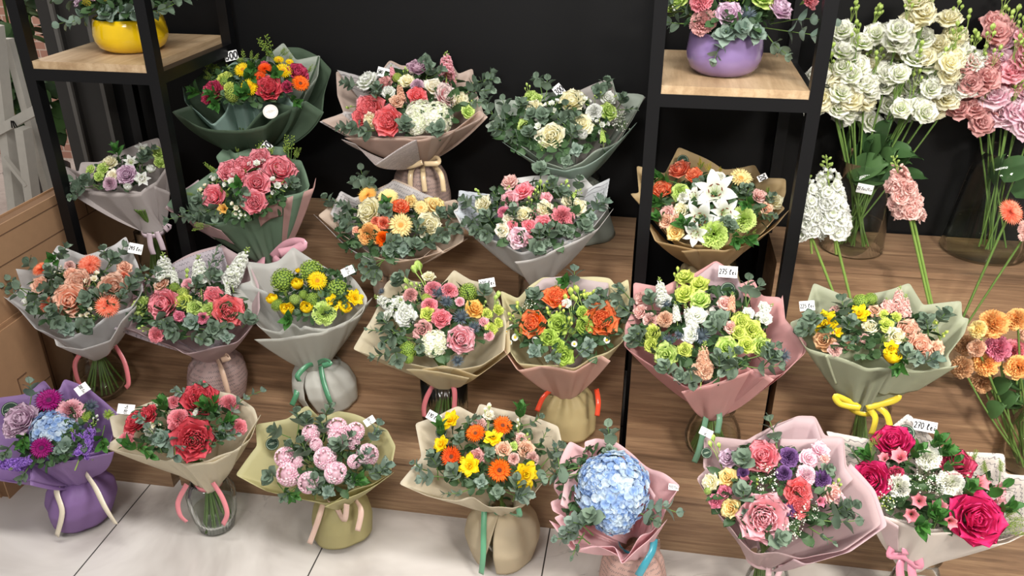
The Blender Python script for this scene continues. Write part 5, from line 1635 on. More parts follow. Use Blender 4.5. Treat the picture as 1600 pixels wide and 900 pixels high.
bouquet('white script paper bouquet of pink and cream lisianthus, centre of the display', (700, 250, 4.286), (570, 1120), .421, (600, 790), (560, 370),
        [(35, 350), (70, 330), (68, 195), (200, 210), (330, 225), (380, 140), (560, 110), (760, 110), (900, 90), (980, 170), (1080, 125), (1060, 250), (1078, 330), (980, 450), (850, 520), (720, 570), (600, 620), (500, 620), (350, 550), (170, 490), (90, 450)],
        [('X', 'blush', 410, 140, 110), ('X', 'pink', 500, 200, 130), ('X', 'softpink', 410, 265, 120), ('X', 'hya', 470, 520, 140), ('C', 'pink', 770, 380, 170), ('X', 'pink', 640, 430, 130), ('X', 'pink', 540, 440, 90), ('C', 'dpink', 370, 350, 90), ('X', 'ivory', 510, 365, 115), ('X', 'ivory', 650, 320, 110), ('X', 'ivory', 230, 290, 120), ('X', 'cream', 365, 470, 110), ('X', 'cream', 400, 390, 80), ('X', 'ivory', 870, 310, 120), ('X', 'ivory', 800, 270, 80), ('X', 'softpink', 660, 250, 80), ('X', 'pink', 430, 440, 70), ('X', 'softpink', 540, 530, 60),
         ('b', 'lime', 230, 250, 180, 190), ('b', 'lime', 270, 380, 255, 350), ('b', 'lime', 550, 320, 540, 240), ('b', 'lime', 590, 260, 585, 190), ('b', 'lime', 620, 230, 620, 130), ('b', 'lime', 650, 210, 665, 135), ('b', 'lime', 760, 220, 800, 130), ('b', 'lime', 840, 250, 860, 200), ('b', 'lime', 880, 240, 890, 190), ('b', 'lime', 410, 220, 410, 170), ('X', 'lime', 825, 235, 60),
         ('E', 'd', 240, 420, 130, 420), ('E', 'd', 260, 450, 180, 470), ('E', 'd', 300, 430, 260, 370), ('E', 'd', 300, 470, 250, 500), ('E', 'd', 180, 330, 110, 270), ('e', 'd', 330, 320, 300, 200), ('E', 'd', 720, 230, 700, 150), ('E', 'd', 740, 250, 770, 200), ('E', 'd', 860, 230, 880, 140), ('E', 'l', 940, 360, 1000, 270), ('o', 'l', 965, 380, 110), ('E', 'l', 960, 350, 1040, 290), ('o', 'l', 940, 450, 120), ('o', 'd', 810, 480, 130), ('E', 'd', 620, 550, 610, 470), ('E', 'd', 650, 560, 680, 460), ('o', 'd', 660, 560, 100), ('E', 'd', 560, 590, 600, 580), ('o', 'd', 585, 590, 120), ('E', 'd', 450, 420, 440, 330), ('E', 'd', 620, 110, 620, 60), ('E', 'd', 900, 470, 920, 430), ('e', 'd', 720, 470, 760, 460), ('w', 'dpink', 590, 360, 80)],
        paper='#e8e5e1', back='#dcdfe2', vase_r=100, vase_kind=CYL, Y=.47, ribbon=('#e08ca0', .016, [[(600, 790), (605, 830), (600, 880)]]), seed=18, stems=6, dome=.24,
        sheets=[([(460, 660), (540, 640), (640, 620), (720, 575), (850, 525), (980, 450), (1078, 328)], '#e2deda', .014), ([(35, 350), (68, 340), (68, 195), (200, 210), (330, 225)], '#d2d8de', -.002, {'script': True, 'd': .004}), ([(690, 600), (700, 480), (810, 540), (850, 530)], '#d6dade', .006, {'script': True}), ([(940, 190), (1080, 125), (1060, 250)], '#d8dadc', .002, {'script': True})])

bouquet('tan wrapped bouquet with white lilies and green carnations inside the right rack', (980, 200, 3.75), (490, 1130), .421, (470, 790), (520, 430),
        [(15, 380), (70, 380), (55, 215), (220, 260), (300, 112), (400, 165), (560, 245), (750, 205), (790, 290), (930, 295), (930, 380), (900, 460), (925, 480), (800, 600), (700, 660), (560, 690), (430, 690), (340, 665), (230, 620), (150, 520)],
        [('L', 'white', 515, 375, 290, (0, .1)), ('L', 'white', 430, 530, 260, (-.2, -.3)), ('L', 'white', 570, 500, 220, (.3, -.2)), ('L', 'white', 390, 400, 150, (-.4, .3)), ('L', 'white', 400, 620, 170, (-.2, -.4)), ('C', 'lime', 685, 535, 155), ('C', 'lime', 510, 620, 180), ('C', 'lime', 305, 375, 115), ('C', 'cwhite', 325, 405, 80), ('C', 'cwhite', 540, 285, 85), ('g', 'ltgold', 660, 305, 165), ('R', 'coral', 305, 240, 115), ('R', 'orsalm', 390, 272, 90), ('G', 'orsalm', 203, 360, 105), ('X', 'blush', 235, 500, 90), ('X', 'beige', 225, 545, 85), ('X', 'ivory', 310, 480, 90), ('X', 'beige', 285, 545, 75), ('X', 'ltgold', 280, 610, 100), ('X', 'blush', 775, 395, 90), ('X', 'ivory', 870, 425, 100), ('X', 'beige', 820, 475, 80),
         ('f', 'y', 430, 260, 420, 170), ('f', 'y', 490, 280, 470, 200), ('f', 'y', 540, 260, 545, 230), ('f', 'g', 420, 250, 450, 200), ('u', 'd', 230, 450, 180, 430), ('u', 'd', 280, 320, 200, 290), ('u', 'd', 170, 330, 150, 280), ('e', 'd', 700, 430, 720, 350), ('e', 'd', 640, 400, 680, 350), ('e', 'd', 760, 480, 860, 510), ('e', 'd', 800, 460, 850, 400), ('e', 'd', 520, 570, 460, 540), ('e', 'd', 540, 570, 580, 540), ('u', 'd', 650, 630, 720, 650), ('u', 'd', 620, 620, 640, 660), ('u', 'd', 220, 560, 180, 520), ('e', 'd', 330, 560, 380, 570), ('f', 'g', 720, 620, 760, 600), ('u', 'd', 360, 600, 330, 560), ('f', 'g', 820, 400, 830, 340), ('e', 'd', 600, 600, 620, 560), ('u', 'd', 740, 440, 700, 450), ('e', 'd', 440, 300, 400, 320)],
        tags=[(792, 290, 36, 54, -64, '20')], stickers=[(325, 190, 68)], paper='#c8ac7c', back='#cdbf9f', vase_r=120, vase_kind=CYL, Y=.53, skirt=('#cfbd92', 150, 190, 10, {'pleat': .008}), seed=19, stems=0, dome=.24,
        sheets=[([(335, 700), (430, 690), (560, 705), (700, 660), (850, 560), (925, 480)], '#cbb083', .014), ([(110, 500), (180, 660), (340, 680), (430, 700)], '#c6a878', .010)])

# ---------------------------------------------------------------- top row (third tread)
bouquet('dark green and mint wrapped bouquet with yellow and orange gerberas, topmost at the left', (260, 40, 4.5), (620, 1250), .633, (590, 890), (600, 450),
        [(35, 618), (180, 560), (120, 450), (290, 300), (420, 245), (520, 235), (700, 220), (860, 130), (950, 150), (1080, 230), (1162, 315), (1110, 480), (1095, 605), (960, 520), (800, 610), (700, 720), (600, 735), (350, 730), (180, 690)],
        [('g', 'yellow', 540, 320, 140), ('g', 'yellow', 820, 330, 150), ('g', 'yellow', 590, 440, 150), ('g', 'yellow', 790, 250, 90), ('g', 'yellow', 865, 262, 70), ('g', 'orange', 940, 415, 150), ('J', 'redor', 690, 300, 120), ('g', 'redor', 660, 370, 110), ('G', 'crim', 720, 440, 170), ('G', 'raspb', 930, 330, 140), ('R', 'raspb', 330, 450, 140, (-.3, .2)), ('G', 'raspb', 290, 500, 100), ('R', 'raspb', 850, 430, 80), ('X', 'ygreen', 400, 370, 100), ('V', 'green', 400, 385, 95), ('V', 'ygreen', 460, 470, 120), ('V', 'ygreen', 420, 350, 80), ('X', 'ygreen', 440, 430, 80), ('X', 'raspb', 690, 270, 60),
         ('f', 'g', 340, 350, 325, 220), ('f', 'g', 340, 390, 260, 330), ('f', 'g', 560, 290, 520, 190), ('f', 'g', 600, 280, 620, 180), ('f', 'g', 760, 240, 730, 90), ('f', 'g', 780, 230, 850, 150), ('f', 'g', 980, 350, 1040, 280), ('f', 'g', 370, 520, 300, 560), ('f', 'g', 450, 330, 430, 270), ('f', 'g', 860, 260, 890, 200), ('u', 'd', 390, 500, 320, 480), ('u', 'd', 260, 480, 200, 460), ('u', 'd', 560, 360, 600, 370), ('u', 'd', 530, 520, 520, 480), ('u', 'd', 760, 360, 770, 350), ('u', 'd', 880, 510, 920, 540), ('u', 'd', 370, 550, 340, 560), ('u', 'd', 590, 500, 560, 470), ('u', 'd', 640, 290, 600, 300)],
        tags=[(455, 212, 92, 66, 16, '300')], stickers=[(732, 605, 104, False)], paper='#4c5f4a', back='#5b7562', vase_r=110, vase_kind=CYL, Y=.74, seed=20, stems=6, dome=.26, tilt=26, trans=.2, bulge=.75,
        skirt=('#4c5f4a', 130, 150, 10, {}),
        sheets=[([(105, 420), (120, 540), (320, 700), (400, 620), (450, 510), (540, 560), (620, 470), (660, 560), (800, 415), (900, 560), (960, 530)], '#aecdc0', -.004, {'d': -.012, 'low': .6, 'bulge': .8}),
                ([(670, 245), (875, 88), (930, 230), (1100, 200), (1090, 360), (1000, 470)], '#a9b3a4', -.010, {'d': .006}), ([(300, 350), (480, 240), (560, 290)], '#8fae9c', -.01, {'d': .01}),
                ([(550, 720), (735, 525), (900, 570), (960, 520), (1090, 600)], '#4f644e', .008)])

bouquet('script paper bouquet of coral roses and white hydrangea, tagged 500 lei', (500, 60, 3.75), (610, 1060), .633, (580, 715), (520, 370),
        [(5, 490), (140, 440), (100, 330), (92, 185), (230, 220), (330, 225), (410, 135), (480, 175), (680, 160), (760, 110), (810, 210), (895, 175), (910, 300), (965, 460), (800, 520), (700, 580), (560, 580), (400, 575), (280, 560), (160, 575)],
        [('H', 'whyd', 600, 445, 200), ('H', 'whyd', 700, 450, 190), ('H', 'whyd', 560, 500, 130), ('G', 'pkor', 400, 485, 165), ('G', 'pkor', 295, 410, 160), ('G', 'pkor', 240, 460, 100), ('R', 'rosew', 745, 335, 135), ('R', 'pkor', 570, 335, 100), ('R', 'mauve', 570, 165, 110), ('C', 'mauve', 570, 270, 85), ('R', 'dusty', 380, 260, 80), ('X', 'cream', 665, 285, 125), ('X', 'white', 270, 240, 130), ('X', 'ivory', 510, 245, 90), ('X', 'ivory', 290, 480, 90), ('X', 'white', 400, 310, 80), ('X', 'beige', 450, 365, 80), ('X', 'ivory', 820, 365, 110), ('X', 'lime', 870, 430, 80), ('b', 'lime', 500, 220, 500, 165), ('b', 'lime', 200, 400, 150, 405), ('b', 'lime', 880, 400, 890, 360),
         ('S', 'softpink', 740, 250, 755, 60), ('S', 'beige', 480, 370, 460, 250), ('S', 'softpink', 430, 230, 415, 150), ('X', 'blush', 770, 200, 60), ('X', 'softpink', 240, 370, 70), ('S', 'dusty', 770, 300, 800, 230), ('V', 'ygreen', 450, 220, 60), ('E', 'd', 240, 280, 150, 260), ('E', 'd', 340, 360, 330, 290), ('E', 'd', 220, 530, 120, 520), ('E', 'd', 260, 550, 200, 520), ('E', 'd', 320, 540, 260, 545), ('E', 'd', 480, 540, 500, 490), ('o', 'd', 490, 520, 100), ('o', 'd', 660, 530, 100), ('E', 'd', 620, 240, 640, 180), ('E', 'd', 640, 230, 700, 190), ('E', 'd', 840, 330, 900, 250), ('E', 'd', 860, 340, 1000, 200), ('E', 'd', 900, 300, 1000, 300), ('E', 'd', 880, 320, 960, 380), ('E', 'd', 920, 260, 1020, 240), ('E', 'd', 640, 140, 620, 130), ('E', 'd', 720, 540, 700, 520), ('e', 'd', 340, 400, 330, 330)],
        tags=[(372, 200, 74, 54, -14, '500 lei')], paper='#d9c0b0', back='#cfc8c4', vase_r=110, vase_kind=CYL, Y=.74, seed=21, stems=0, dome=.24, tilt=28,
        skirt=('#cdb0a4', 150, 165, 8, {'script': True, 'pleat': .003}), ribbon=('#dcc49c', .016, [[(580, 715), (500, 700), (440, 735), (520, 750), (600, 725)], [(600, 720), (680, 700), (690, 730), (610, 735)], [(550, 740), (530, 800), (530, 900)], [(600, 740), (605, 810), (615, 900)], [(660, 735), (710, 800), (725, 900)]]),
        sheets=[([(5, 490), (140, 440), (150, 430), (240, 440)], '#d9d2cf', .004, {'script': True}), ([(160, 575), (240, 600), (340, 720), (560, 570)], '#dcd2ce', .02, {'script': True, 'low': .75, 'bulge': .9}), ([(92, 185), (230, 220), (330, 225), (410, 135), (480, 175)], '#cfcac8', -.006, {'script': True, 'd': .01}), ([(160, 572), (400, 575), (560, 585), (780, 530), (920, 420), (965, 462)], '#dcc2b2', .010)])

bouquet('pale sage wrapped bouquet of white and ivory roses on the top tread, tagged 300', (740, 100, 3.75), (620, 1000), .633, (600, 660), (520, 340),
        [(60, 350), (130, 310), (122, 208), (260, 215), (400, 180), (600, 160), (810, 82), (835, 180), (965, 180), (1005, 190), (930, 330), (860, 430), (750, 500), (640, 570), (530, 610), (400, 560), (200, 450)],
        [('R', 'ivory', 455, 425, 140), ('R', 'ivory', 575, 210, 140), ('X', 'ivory', 640, 350, 120), ('X', 'ivory', 345, 255, 110), ('X', 'lime', 300, 360, 100), ('C', 'white', 710, 275, 110), ('X', 'lime', 795, 275, 110), ('F', 'white', 460, 240, 110), ('F', 'white', 380, 370, 120), ('F', 'white', 650, 210, 90), ('F', 'white', 750, 360, 100), ('T', 'white', 640, 410, 80), ('X', 'lime', 330, 180, 80), ('X', 'lime', 365, 200, 70), ('X', 'white', 790, 195, 90), ('b', 'lime', 320, 170, 310, 110), ('b', 'lime', 710, 220, 710, 180), ('b', 'lime', 750, 210, 745, 160), ('b', 'lime', 830, 220, 835, 180), ('X', 'cream', 390, 420, 80), ('S', 'lime', 760, 460, 750, 370), ('w', 'white', 860, 360, 110), ('w', 'white', 850, 300, 90), ('w', 'lime', 400, 480, 60), ('w', 'white', 130, 340, 90),
         ('E', 'd', 560, 360, 540, 240), ('E', 'd', 560, 380, 470, 290), ('o', 'd', 530, 310, 110), ('E', 'd', 570, 380, 600, 300), ('E', 'd', 560, 450, 600, 380), ('o', 'l', 600, 500, 110), ('o', 'd', 545, 570, 100), ('E', 'd', 300, 420, 210, 430), ('E', 'd', 330, 440, 320, 390), ('E', 'd', 270, 290, 280, 230), ('E', 'd', 360, 330, 340, 290), ('E', 'd', 400, 170, 370, 90), ('E', 'd', 420, 190, 430, 100), ('E', 'd', 240, 340, 100, 290), ('E', 'd', 200, 330, 170, 210), ('E', 'd', 230, 360, 150, 350), ('E', 'd', 780, 180, 780, 110), ('E', 'd', 770, 170, 730, 150), ('E', 'd', 850, 250, 870, 190), ('E', 'd', 400, 330, 400, 300), ('p', 'd', 850, 270, 950, 260), ('E', 'd', 200, 400, 130, 380), ('E', 'd', 120, 320, 60, 200)],
        tags=[(500, 155, 56, 70, 40, '300')], paper='#b7c4b4', back='#c4bfb8', vase_r=110, vase_kind=CYL, Y=.72, seed=22, stems=0, dome=.22, tilt=28,
        skirt=('#a9b0a4', 190, 170, 8, {'pleat': .012}),
        sheets=[([(190, 450), (400, 575), (540, 620), (640, 590), (800, 480), (935, 350)], '#b3c6ba', .012), ([(570, 165), (810, 82), (835, 180), (900, 260)], '#bfb8b2', -.006, {'d': .01}), ([(870, 182), (965, 182), (1005, 190), (860, 420)], '#c2bcb4', .002)])

# ---------------------------------------------------------------- bowls and arrangements on the rack shelves
def bowl(px, py, wpx, hpx, zb, col, label, lip=True):
    P = on_z(px, py, zb)
    r = wpx / 2 * mpp(P)
    h = hpx
    P = P + np.array([-.02, .95, 0]) * r * .62
    root = empty('bowl', (P[0], P[1], zb), label, 'bowl')
    mb = MB()
    pr = [(.001, 0), (r * .62, 0), (r * .72, .004), (r * .90, h * .16), (r * .99, h * .38), (r, h * .55), (r * .96, h * .85), (r * .92, h), (r * .89, h), (r * .92, h * .7), (r * .9, h * .3), (r * .6, .012), (.001, .012)]
    mb.lathe(pr, 64)
    t_ = plain('glazed_' + col[1:], col, .12, 0, .6)
    link('bowl_body', mb.mesh('bowl_body', [t_]), root)
    return root, np.array([P[0], P[1], zb + h]), r


def arrangement(label, C, r, items, seed, kfill=1.15):
    random.seed(seed); np.random.seed(seed)
    root = empty('flower_arrangement', C - np.array([0, 0, .02]), label, 'flower arrangement')
    mb = MB()
    mb.lathe([(.001, -.05), (r * .75, -.045), (r * .84, 0), (.001, .004)], 24)
    link('flower_foam', rel(root, _sh(mb, C)).mesh('flower_foam', [plain('wet_foam', '#2c4a2c', .9)]), root)
    key = ('ball', 0)
    if key not in CACHE:
        m_ = MB(); leafball(m_)
        CACHE[key] = m_.mesh('foliage', [leaf_mat('#2f4a2a', '#5a7a48')])
    link('foliage', CACHE[key], root, mat4(np.eye(3), r * kfill, C + [0, 0, .05] - np.array(root.location)))
    for it in items:
        code, col, dx, dy, dz, d = it[:6]
        P = C + np.array([dx, dy, dz])
        n = np.array([dx, dy - .06, .10 + dz])
        n /= np.linalg.norm(n)
        if code in 'eEpuSbf':
            tip = C + np.array(it[6:9])
            if code in 'Sbf':
                put_flower(root, code, col, P, tip - P, np.linalg.norm(tip - P))
            else:
                put_sprig(root, code, P, tip, (0, -.3, 1), col == 'l')
        else:
            put_flower(root, code, col, P, n, d / 2)
    return root


def _sh(mb, C):
    mb.v = (np.asarray(mb.v) + np.asarray(C)).tolist()
    return mb


_, C, r = bowl(1131, 121, 119, .115, 1.215, '#8a74a4', 'lilac glazed bowl on the shelf of the right rack')
arrangement('pink, lilac and green flower arrangement in the lilac bowl', C, r,
            [('C', 'dusty', -.065, -.07, .025, .085), ('C', 'pink', -.075, -.06, .075, .075), ('R', 'lilac', -.005, -.075, .045, .07), ('R', 'lilac', .115, -.05, .06, .075), ('h', 'teal', .04, -.08, .05, .06), ('X', 'lime', .07, -.06, .085, .075), ('C', 'pink', .19, -.03, .085, .07),
             ('X', 'lime', -.13, -.03, .07, .06), ('V', 'green', .0, -.02, .10, .07), ('o', 'l', -.01, -.105, .01, .09), ('E', 'l', .0, -.09, .0, 0, -.03, -.12, -.05), ('E', 'l', .02, -.09, .0, 0, .03, -.13, .03), ('E', 'd', -.1, -.05, .02, 0, -.17, -.09, .03), ('o', 'l', .07, -.10, .01, .075),
             ('E', 'd', -.08, -.05, .03, 0, -.15, -.04, .07), ('E', 'd', .1, -.05, .0, 0, .15, -.1, -.04), ('E', 'l', .12, -.03, .01, 0, .24, -.05, .0), ('E', 'l', .14, -.03, .03, 0, .27, -.02, .03), ('X', 'softpink', .03, .0, .12, .08), ('X', 'pink', -.06, .0, .13, .08), ('C', 'hya', .11, .02, .12, .08),
             ('b', 'lime', -.1, -.02, .05, 0, -.19, -.03, .09), ('w', 'white', -.15, -.02, .06, .09), ('E', 'd', .04, -.02, .1, 0, .1, 0, .2), ('R', 'blush', .16, .04, .1, .07), ('X', 'white', -.02, .06, .15, .08), ('E', 'd', -.04, 0, .1, 0, -.1, .02, .22)], 31)
_, C, r = bowl(192, 84, 112, .10, 1.215, '#e8c010', 'glossy yellow bowl on the shelf of the left rack')
arrangement('mixed arrangement with eucalyptus in the yellow bowl', C, r,
            [('E', 'l', -.05, -.07, .02, 0, -.16, -.1, -.01), ('E', 'l', -.04, -.08, .03, 0, -.1, -.13, .0), ('o', 'l', .0, -.1, .025, .08), ('o', 'l', .06, -.09, .03, .075), ('E', 'l', .04, -.08, .03, 0, .12, -.12, .03), ('E', 'd', .08, -.05, .03, 0, .20, -.06, .05), ('E', 'd', .1, -.03, .03, 0, .22, 0, .06),
             ('f', 'y', -.04, -.08, .03, 0, -.07, -.12, .07), ('f', 'y', .0, -.08, .04, 0, .01, -.11, .09), ('X', 'lilac', -.1, -.06, .05, .05), ('C', 'hya', -.04, -.07, .07, .06), ('X', 'beige', .05, -.07, .08, .06), ('V', 'ygreen', -.09, -.05, .08, .06), ('X', 'hya', -.06, -.03, .1, .06), ('G', 'orange', .02, -.02, .12, .08),
             ('E', 'd', -.1, -.04, .05, 0, -.22, -.05, .06), ('u', 'd', -.09, -.03, .05, 0, -.2, -.03, .08), ('E', 'l', .0, 0, .1, 0, .02, .03, .22), ('X', 'purple', -.13, -.04, .06, .04), ('w', 'white', .08, -.04, .09, .08), ('R', 'peach', .09, .02, .11, .07), ('R', 'softpink', -.05, .05, .13, .07)], 32, 1.1)

# ---------------------------------------------------------------- tall vases of loose stems
big_leaf = leaf_mat('#2f4f2c', '#557744')


def loose_stem(kind, base, top, label, cat, heads, leaves=(), group=None, stem_r=.0028, sway=.02):
    """one cut stem standing in a vase: stem tube, blossoms at the top, leaves"""
    base, top = np.asarray(base, float), np.asarray(top, float)
    root = empty(kind, base, label, cat, group)
    mid = (base + top) / 2 + np.array([random.uniform(-sway, sway), random.uniform(-sway, sway) * .5, 0])
    pts = [(1 - t) ** 2 * base + 2 * t * (1 - t) * mid + t * t * top for t in np.linspace(0, 1, 10)]
    mb = MB(); mb.tube(pts, stem_r, 6)
    link('stem', rel(root, mb).mesh('stem', [leaf_mat('#466a2c', '#86a458')]), root)
    up = (pts[-1] - pts[-3]); up /= np.linalg.norm(up)
    for code, col, off, size, dr in heads:
        P = top + np.array(off)
        n = np.array(dr, float) if dr is not None else up + np.array([0, -.5, .2])
        n /= np.linalg.norm(n)
        if np.linalg.norm(off) > .012:
            mb = MB(); mb.tube([top - up * .07, top + np.array(off) * .5 - up * .01, P - n * .01], .0016, 5)
            link('side_stem', rel(root, mb).mesh('side_stem', [leaf_mat('#5a7c38', '#9ab868')]), root)
        put_flower(root, code, col, P, n, size)
    for t, L, az in leaves:
        c = pts[int(t * 9)]
        mb = MB()
        leaf(mb, (basis(np.array([math.cos(az), math.sin(az) , .9])), c), L, L * .34, 0, 45, .2, .9, 25)
        link('leaf', rel(root, mb).mesh('leaf', [big_leaf]), root)
    return root


def lis_heads(col, n, spread, size, bud='lime'):
    hs = []
    for i in range(n):
        th = random.uniform(0, 6.28); q = random.uniform(.2, 1) * spread
        o = np.array([q * math.cos(th), q * math.sin(th) * .7, random.uniform(-.05, .05)])
        hs.append(('X', col, o, size * random.uniform(.85, 1.15), o * 6 + np.array([0, -.55, .55])))
    for i in range(2):
        o = np.array([random.uniform(-.03, .03), random.uniform(-.02, .02), .03 + random.uniform(0, .03)])
        hs.append(('b', bud, o, .05, np.array([random.uniform(-.3, .3), -.1, 1])))
    return hs


def tall_vase(px, py, wpx, h, z, label, kind, water=.3):
    P = on_z(px, py, z)
    r = wpx / 2 * mpp(P)
    P = P + np.array([0.02, .95, 0]) * r * .8
    root = vase([P[0], P[1], z], h, [(r * a, b_) for a, b_ in kind], label, None, 0, water)
    return root, P, r




def row_labels(heads, cuts, what):
    """a spoken place for each stem: its row in the bunch and its order from the left"""
    rows = {}
    for i, h in enumerate(heads):
        rows.setdefault(sum(h[1] > c for c in cuts), []).append(i)
    names = ['upper row', 'middle row', 'lower row']
    order = ['leftmost', 'second from left', 'third from left', 'fourth from left', 'fifth from left', 'sixth from left', 'seventh from left', 'eighth from left']
    out = {}
    for r_, ids in rows.items():
        ids.sort(key=lambda i: heads[i][0])
        for k, i in enumerate(ids):
            o_ = 'rightmost' if k == len(ids) - 1 and k else order[k]
            out[i] = what % ('%s in the %s' % (o_, names[r_]))
    return out


random.seed(77); np.random.seed(77)
V1, P1, r1 = tall_vase(1335, 402, 98, .30, .633, 'tall clear glass vase with white lisianthus stems on the right stand', [(.95, 0), (1, .02), (.92, .5), (.98, 1)])
heads1 = [(1325, 140), (1345, 165), (1300, 110), (1385, 95), (1412, 120), (1440, 70), (1470, 90), (1500, 100), (1430, 150), (1475, 150), (1335, 90), (1375, 55), (1445, 30), (1505, 130), (1405, 55), (1360, 115), (1300, 155), (1320, 50), (1295, 135), (1420, 165), (1460, 120), (1490, 60), (1350, 125), (1395, 140)]
lab1 = row_labels(heads1, (75, 125), 'white lisianthus stem, %s of the tall vase')
for i, (hx, hy) in enumerate(heads1):
    th = i * 2.4
    yy = P1[1] + (.02 if i % 2 else -.05)
    T_ = on_y(hx, hy, yy)
    b0 = P1 + np.array([-(T_[0] - P1[0]) * .22 + .02 * math.cos(th), .02 * math.sin(th), .015])
    loose_stem('lisianthus_stem', b0, T_, lab1[i], 'flower', lis_heads('cwhite' if i % 3 else 'ivory', 5, .05, .036),
               [(.55, .13, th), (.45, .11, th + 2)] if i % 2 == 0 else [(.5, .1, th)], 'white lisianthus stems in the tall vase')
price_tag(V1, np.array([P1[0] - .018, P1[1] - r1 - .003, .633 + .235]), 24, 15, math.radians(-8), '25 lei/fir', face=(0, -2, -.4))

V2, P2, r2 = tall_vase(1548, 411, 128, .33, .633, 'wide tapered glass vase with pink lisianthus at the right edge', [(.96, 0), (1.0, .03), (.94, .15), (.86, .4), (.74, .75), (.68, 1)])
heads2 = [(1530, 115), (1560, 130), (1590, 110), (1545, 160), (1580, 165), (1610, 140), (1525, 175), (1570, 85), (1605, 85), (1555, 60), (1620, 170)]
lab2 = row_labels(heads2, (90, 135), 'pink lisianthus stem, %s of the tapered vase')
for i, (hx, hy) in enumerate(heads2):
    th = i * 2.4
    T_ = on_y(hx, hy, P2[1] + (.03 if i % 2 else -.04))
    b0 = P2 + np.array([-(T_[0] - P2[0]) * .3 + .025 * math.cos(th), .025 * math.sin(th), .015])
    loose_stem('lisianthus_stem', b0, T_, lab2[i], 'flower', lis_heads(['dusty', 'hya', 'softpink'][i % 3], 5, .05, .040) + [('b', 'lime', np.array([0, 0, .08]), .06, np.array([.1, 0, 1]))],
               [(.5, .12, th)] if i % 2 == 0 else [], 'pink lisianthus stems in the tapered vase')

# slim vase with two white stock stems, slim vase with peach stock and gerbera (second tread, right stand)
Pv = on_y(1345, 520, .46)
Pv[2] = .421
vase(Pv, .165, [(.028, 0), (.036, .05), (.036, .5), (.042, 1)], 'slim clear vase with two white stock stems behind the daffodil bouquet', None, 0, .5)
for (tx, ty, hx, hy, bx, lab) in ((1266, 365, 1258, 258, 1334, 'white stock stem, the shorter one on the left'), (1303, 362, 1290, 240, 1348, 'white stock stem, the taller one on the right')):
    T_ = on_y(tx, ty, .44); H_ = on_y(hx, hy, .42)
    root = empty('stock_stem', (Pv[0] + (.012 if bx > 1340 else -.012), Pv[1], .435), lab, 'flower', 'white stock stems in the slim vase')
    del root['group']
    b0 = np.array(root.location)
    mb = MB(); mb.tube([b0, b0 * .45 + T_ * .55 + [0, 0, 0], T_, T_ + (H_ - T_) * .2], .0042, 8)
    link('stem', rel(root, mb).mesh('stem', [leaf_mat('#6f9040', '#9cbc60')]), root)
    L = np.linalg.norm(H_ - T_)
    put_flower(root, 'S', 'white', T_, H_ - T_, L * 1.02)
    for k in range(9):
        t = k / 9
        th = k * 2.4
        put_flower(root, 'X', 'white', T_ + (H_ - T_) * (.02 + t * .5) + np.array([math.cos(th), math.sin(th), 0]) * .024, np.array([math.cos(th), math.sin(th) - .6, .3]), .026)

Pv = on_y(1480, 530, .46)
Pv[2] = .421
vase(Pv, .14, [(.028, 0), (.036, .05), (.036, .5), (.042, 1)], 'slim clear vase with peach stock and coral gerbera at the right', None, 0, .5)
T_ = on_y(1420, 335, .44); H_ = on_y(1396, 240, .42)
for lab, dx, k0 in (('peach stock stem leaning left above the daffodil bouquet', 0.0, 0),):
    root = empty('stock_stem', (Pv[0] - .01, Pv[1], .435), lab, 'flower')
    b0 = np.array(root.location)
    for q in (0, .008):
        mb = MB(); mb.tube([b0 + [q, 0, 0], b0 * .5 + T_ * .5 + [q, 0, 0], T_ + [q * 1.2, 0, 0], T_ + (H_ - T_) * .2], .004, 8)
        link('stem', rel(root, mb).mesh('stem', [leaf_mat('#6f9040', '#9cbc60')]), root)
    put_flower(root, 'S', 'blush', T_, H_ - T_, np.linalg.norm(H_ - T_))
    for k in range(12):
        t = k / 12
        th = k * 2.4
        put_flower(root, 'X', 'blush', T_ + (H_ - T_) * (.0 + t * .6) + np.array([math.cos(th), math.sin(th), 0]) * .026, np.array([math.cos(th), math.sin(th) - .6, .3]), .024)
G_ = on_y(1578, 332, .42)
loose_stem('gerbera_stem', np.array([Pv[0] + .01, Pv[1], .435]), G_, 'coral double gerbera leaning out to the right edge', 'flower', [('J', 'coral', (0, 0, 0), .044, (.35, -.8, .75))], (), None, .0036, .0)
G_ = on_y(1606, 362, .43)
loose_stem('carnation', np.array([Pv[0] + .018, Pv[1] + .01, .435]), G_, 'blush carnation at the right edge beside the coral gerbera', 'flower', [('C', 'blush', (0, 0, 0), .038, (.2, -.8, .5))], (), None, .003, .0)

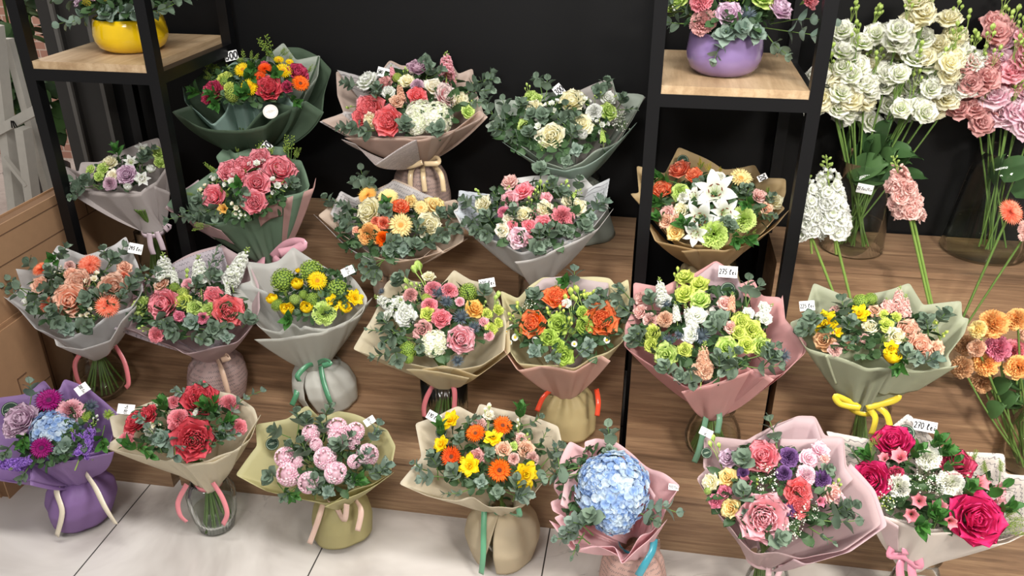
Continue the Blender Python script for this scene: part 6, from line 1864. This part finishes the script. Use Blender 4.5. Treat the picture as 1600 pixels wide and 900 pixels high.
# carnations in a glass at the right edge
P = on_z(1600, 745, .2)
VC = vase([P[0], P[1] + .05, .2], .22, [(.052, 0), (.06, .05), (.058, .5), (.066, 1)], 'clear glass vase holding apricot and mauve carnations at the right edge', None, 0, .55)
carn = ((1553, 507, 'apric', 52), (1512, 540, 'tan', 40), (1505, 575, 'tan', 42), (1542, 568, 'apric', 48), (1536, 598, 'tan', 42), (1528, 545, 'beige', 34), (1560, 545, 'dpink', 46), (1585, 550, 'pink', 44), (1592, 575, 'apric', 46), (1590, 500, 'apric', 40), (1612, 520, 'beige', 40), (1530, 515, 'ltgold', 34))
lab3 = row_labels(carn, (530, 560), '%s')
for i, (hx, hy, col, d) in enumerate(carn):
    q = on_y(hx, hy, P[1] + [.0, .05, -.02][i % 3])
    lab = {'apric': 'apricot', 'tan': 'tan edged', 'beige': 'beige', 'dpink': 'mauve pink', 'pink': 'bright pink', 'ltgold': 'pale gold'}[col] + ' carnation, ' + lab3[i] + ' of the right edge bunch'
    loose_stem('carnation', np.array([P[0] + random.uniform(-.03, .03), P[1] + .05 + random.uniform(-.03, .03), .215]), q, lab, 'flower', [('C', col, (0, 0, 0), d / 2 * mpp(q), ((q[0] - P[0]) * 5, -.7, .7))],
               [(.6, .07, i * 2.1)], 'carnations in the right edge vase', .0028, .03)
price_tag(VC, np.array([P[0] + .002, P[1] + .05 - .064, .2 + .13]), 26, 18, math.radians(-8), '80', face=(0, -2, -.4))

# ---------------------------------------------------------------- white wooden trestle and plant at the far left
wht = plain('whitewashed_wood', '#b9b5ac', .6)


def trestle():
    Y0 = .98
    f = lambda x, y, d=0: on_y(x, y, Y0 + d)
    root = empty('trestle_easel', f(40, 420), 'whitewashed wooden trestle standing beyond the cardboard box at the left edge', 'easel')
    def bar(nm, a, b_, w, h):
        mb = MB(); mb.beam(a, b_, w, h, 0, (0, 1, 0))
        link(nm, rel(root, mb).mesh(nm, [wht], False), root)
    bar('leg', f(-8, 40), f(42, 470), .035, .055)
    bar('leg', f(12, 60, .12), f(95, 370, .12), .03, .03)
    bar('leg', f(36, 200, -.06), f(58, 360, -.06), .035, .05)
    bar('crossbar', f(-40, 225, -.02), f(70, 165, -.02), .035, .055)
    bar('brace', f(6, 245, -.08), f(42, 290, -.08), .014, .018)
    mb = MB()
    for dx in (-.012, 0, .012):
        mb.tube([f(22, 195, -.06) + [dx, 0, -.012], f(22, 193, -.06) + [dx * .4, -.006, .012]], .0025, 5)
    link('wing_nut', rel(root, mb).mesh('wing_nut', [plain('dark_iron', '#1c1c1e', .4, .8)]), root)


trestle()
random.seed(5); np.random.seed(5)
pp = on_y(20, 120, 1.9)
root = empty('potted_fern', (pp[0], pp[1], 0.0), 'dark green leafy plant behind the whitewashed trestle', 'plant')
mb = MB()
mb.lathe([(.001, 0), (.13, 0), (.16, .3), (.15, .3), (.12, .04), (.001, .04)], 24)
link('pot', mb.mesh('pot', [plain('dark_pot', '#3a302c', .7)]), root)
mb = MB()
for i in range(14):
    th = i * 2.4
    mb.tube([(0, 0, .1), (math.cos(th) * .06, math.sin(th) * .06, .7), (math.cos(th) * .2, math.sin(th) * .2, 1.1 + random.random() * .35)], .006, 5, 1)
for i in range(260):
    th = i * 2.4; q = .32 * math.sqrt(random.random()); zz = .55 + random.random() * .95
    leaf(mb, (basis([math.cos(th), math.sin(th), random.uniform(-.2, .8)]), np.array([q * math.cos(th), q * math.sin(th), zz])), .14, .045, 0, 30, .2, 1.0, 30)
link('foliage', mb.mesh('foliage', [leaf_mat('#1c3320', '#4c6c38'), leaf_mat(*GREEN)]), root)
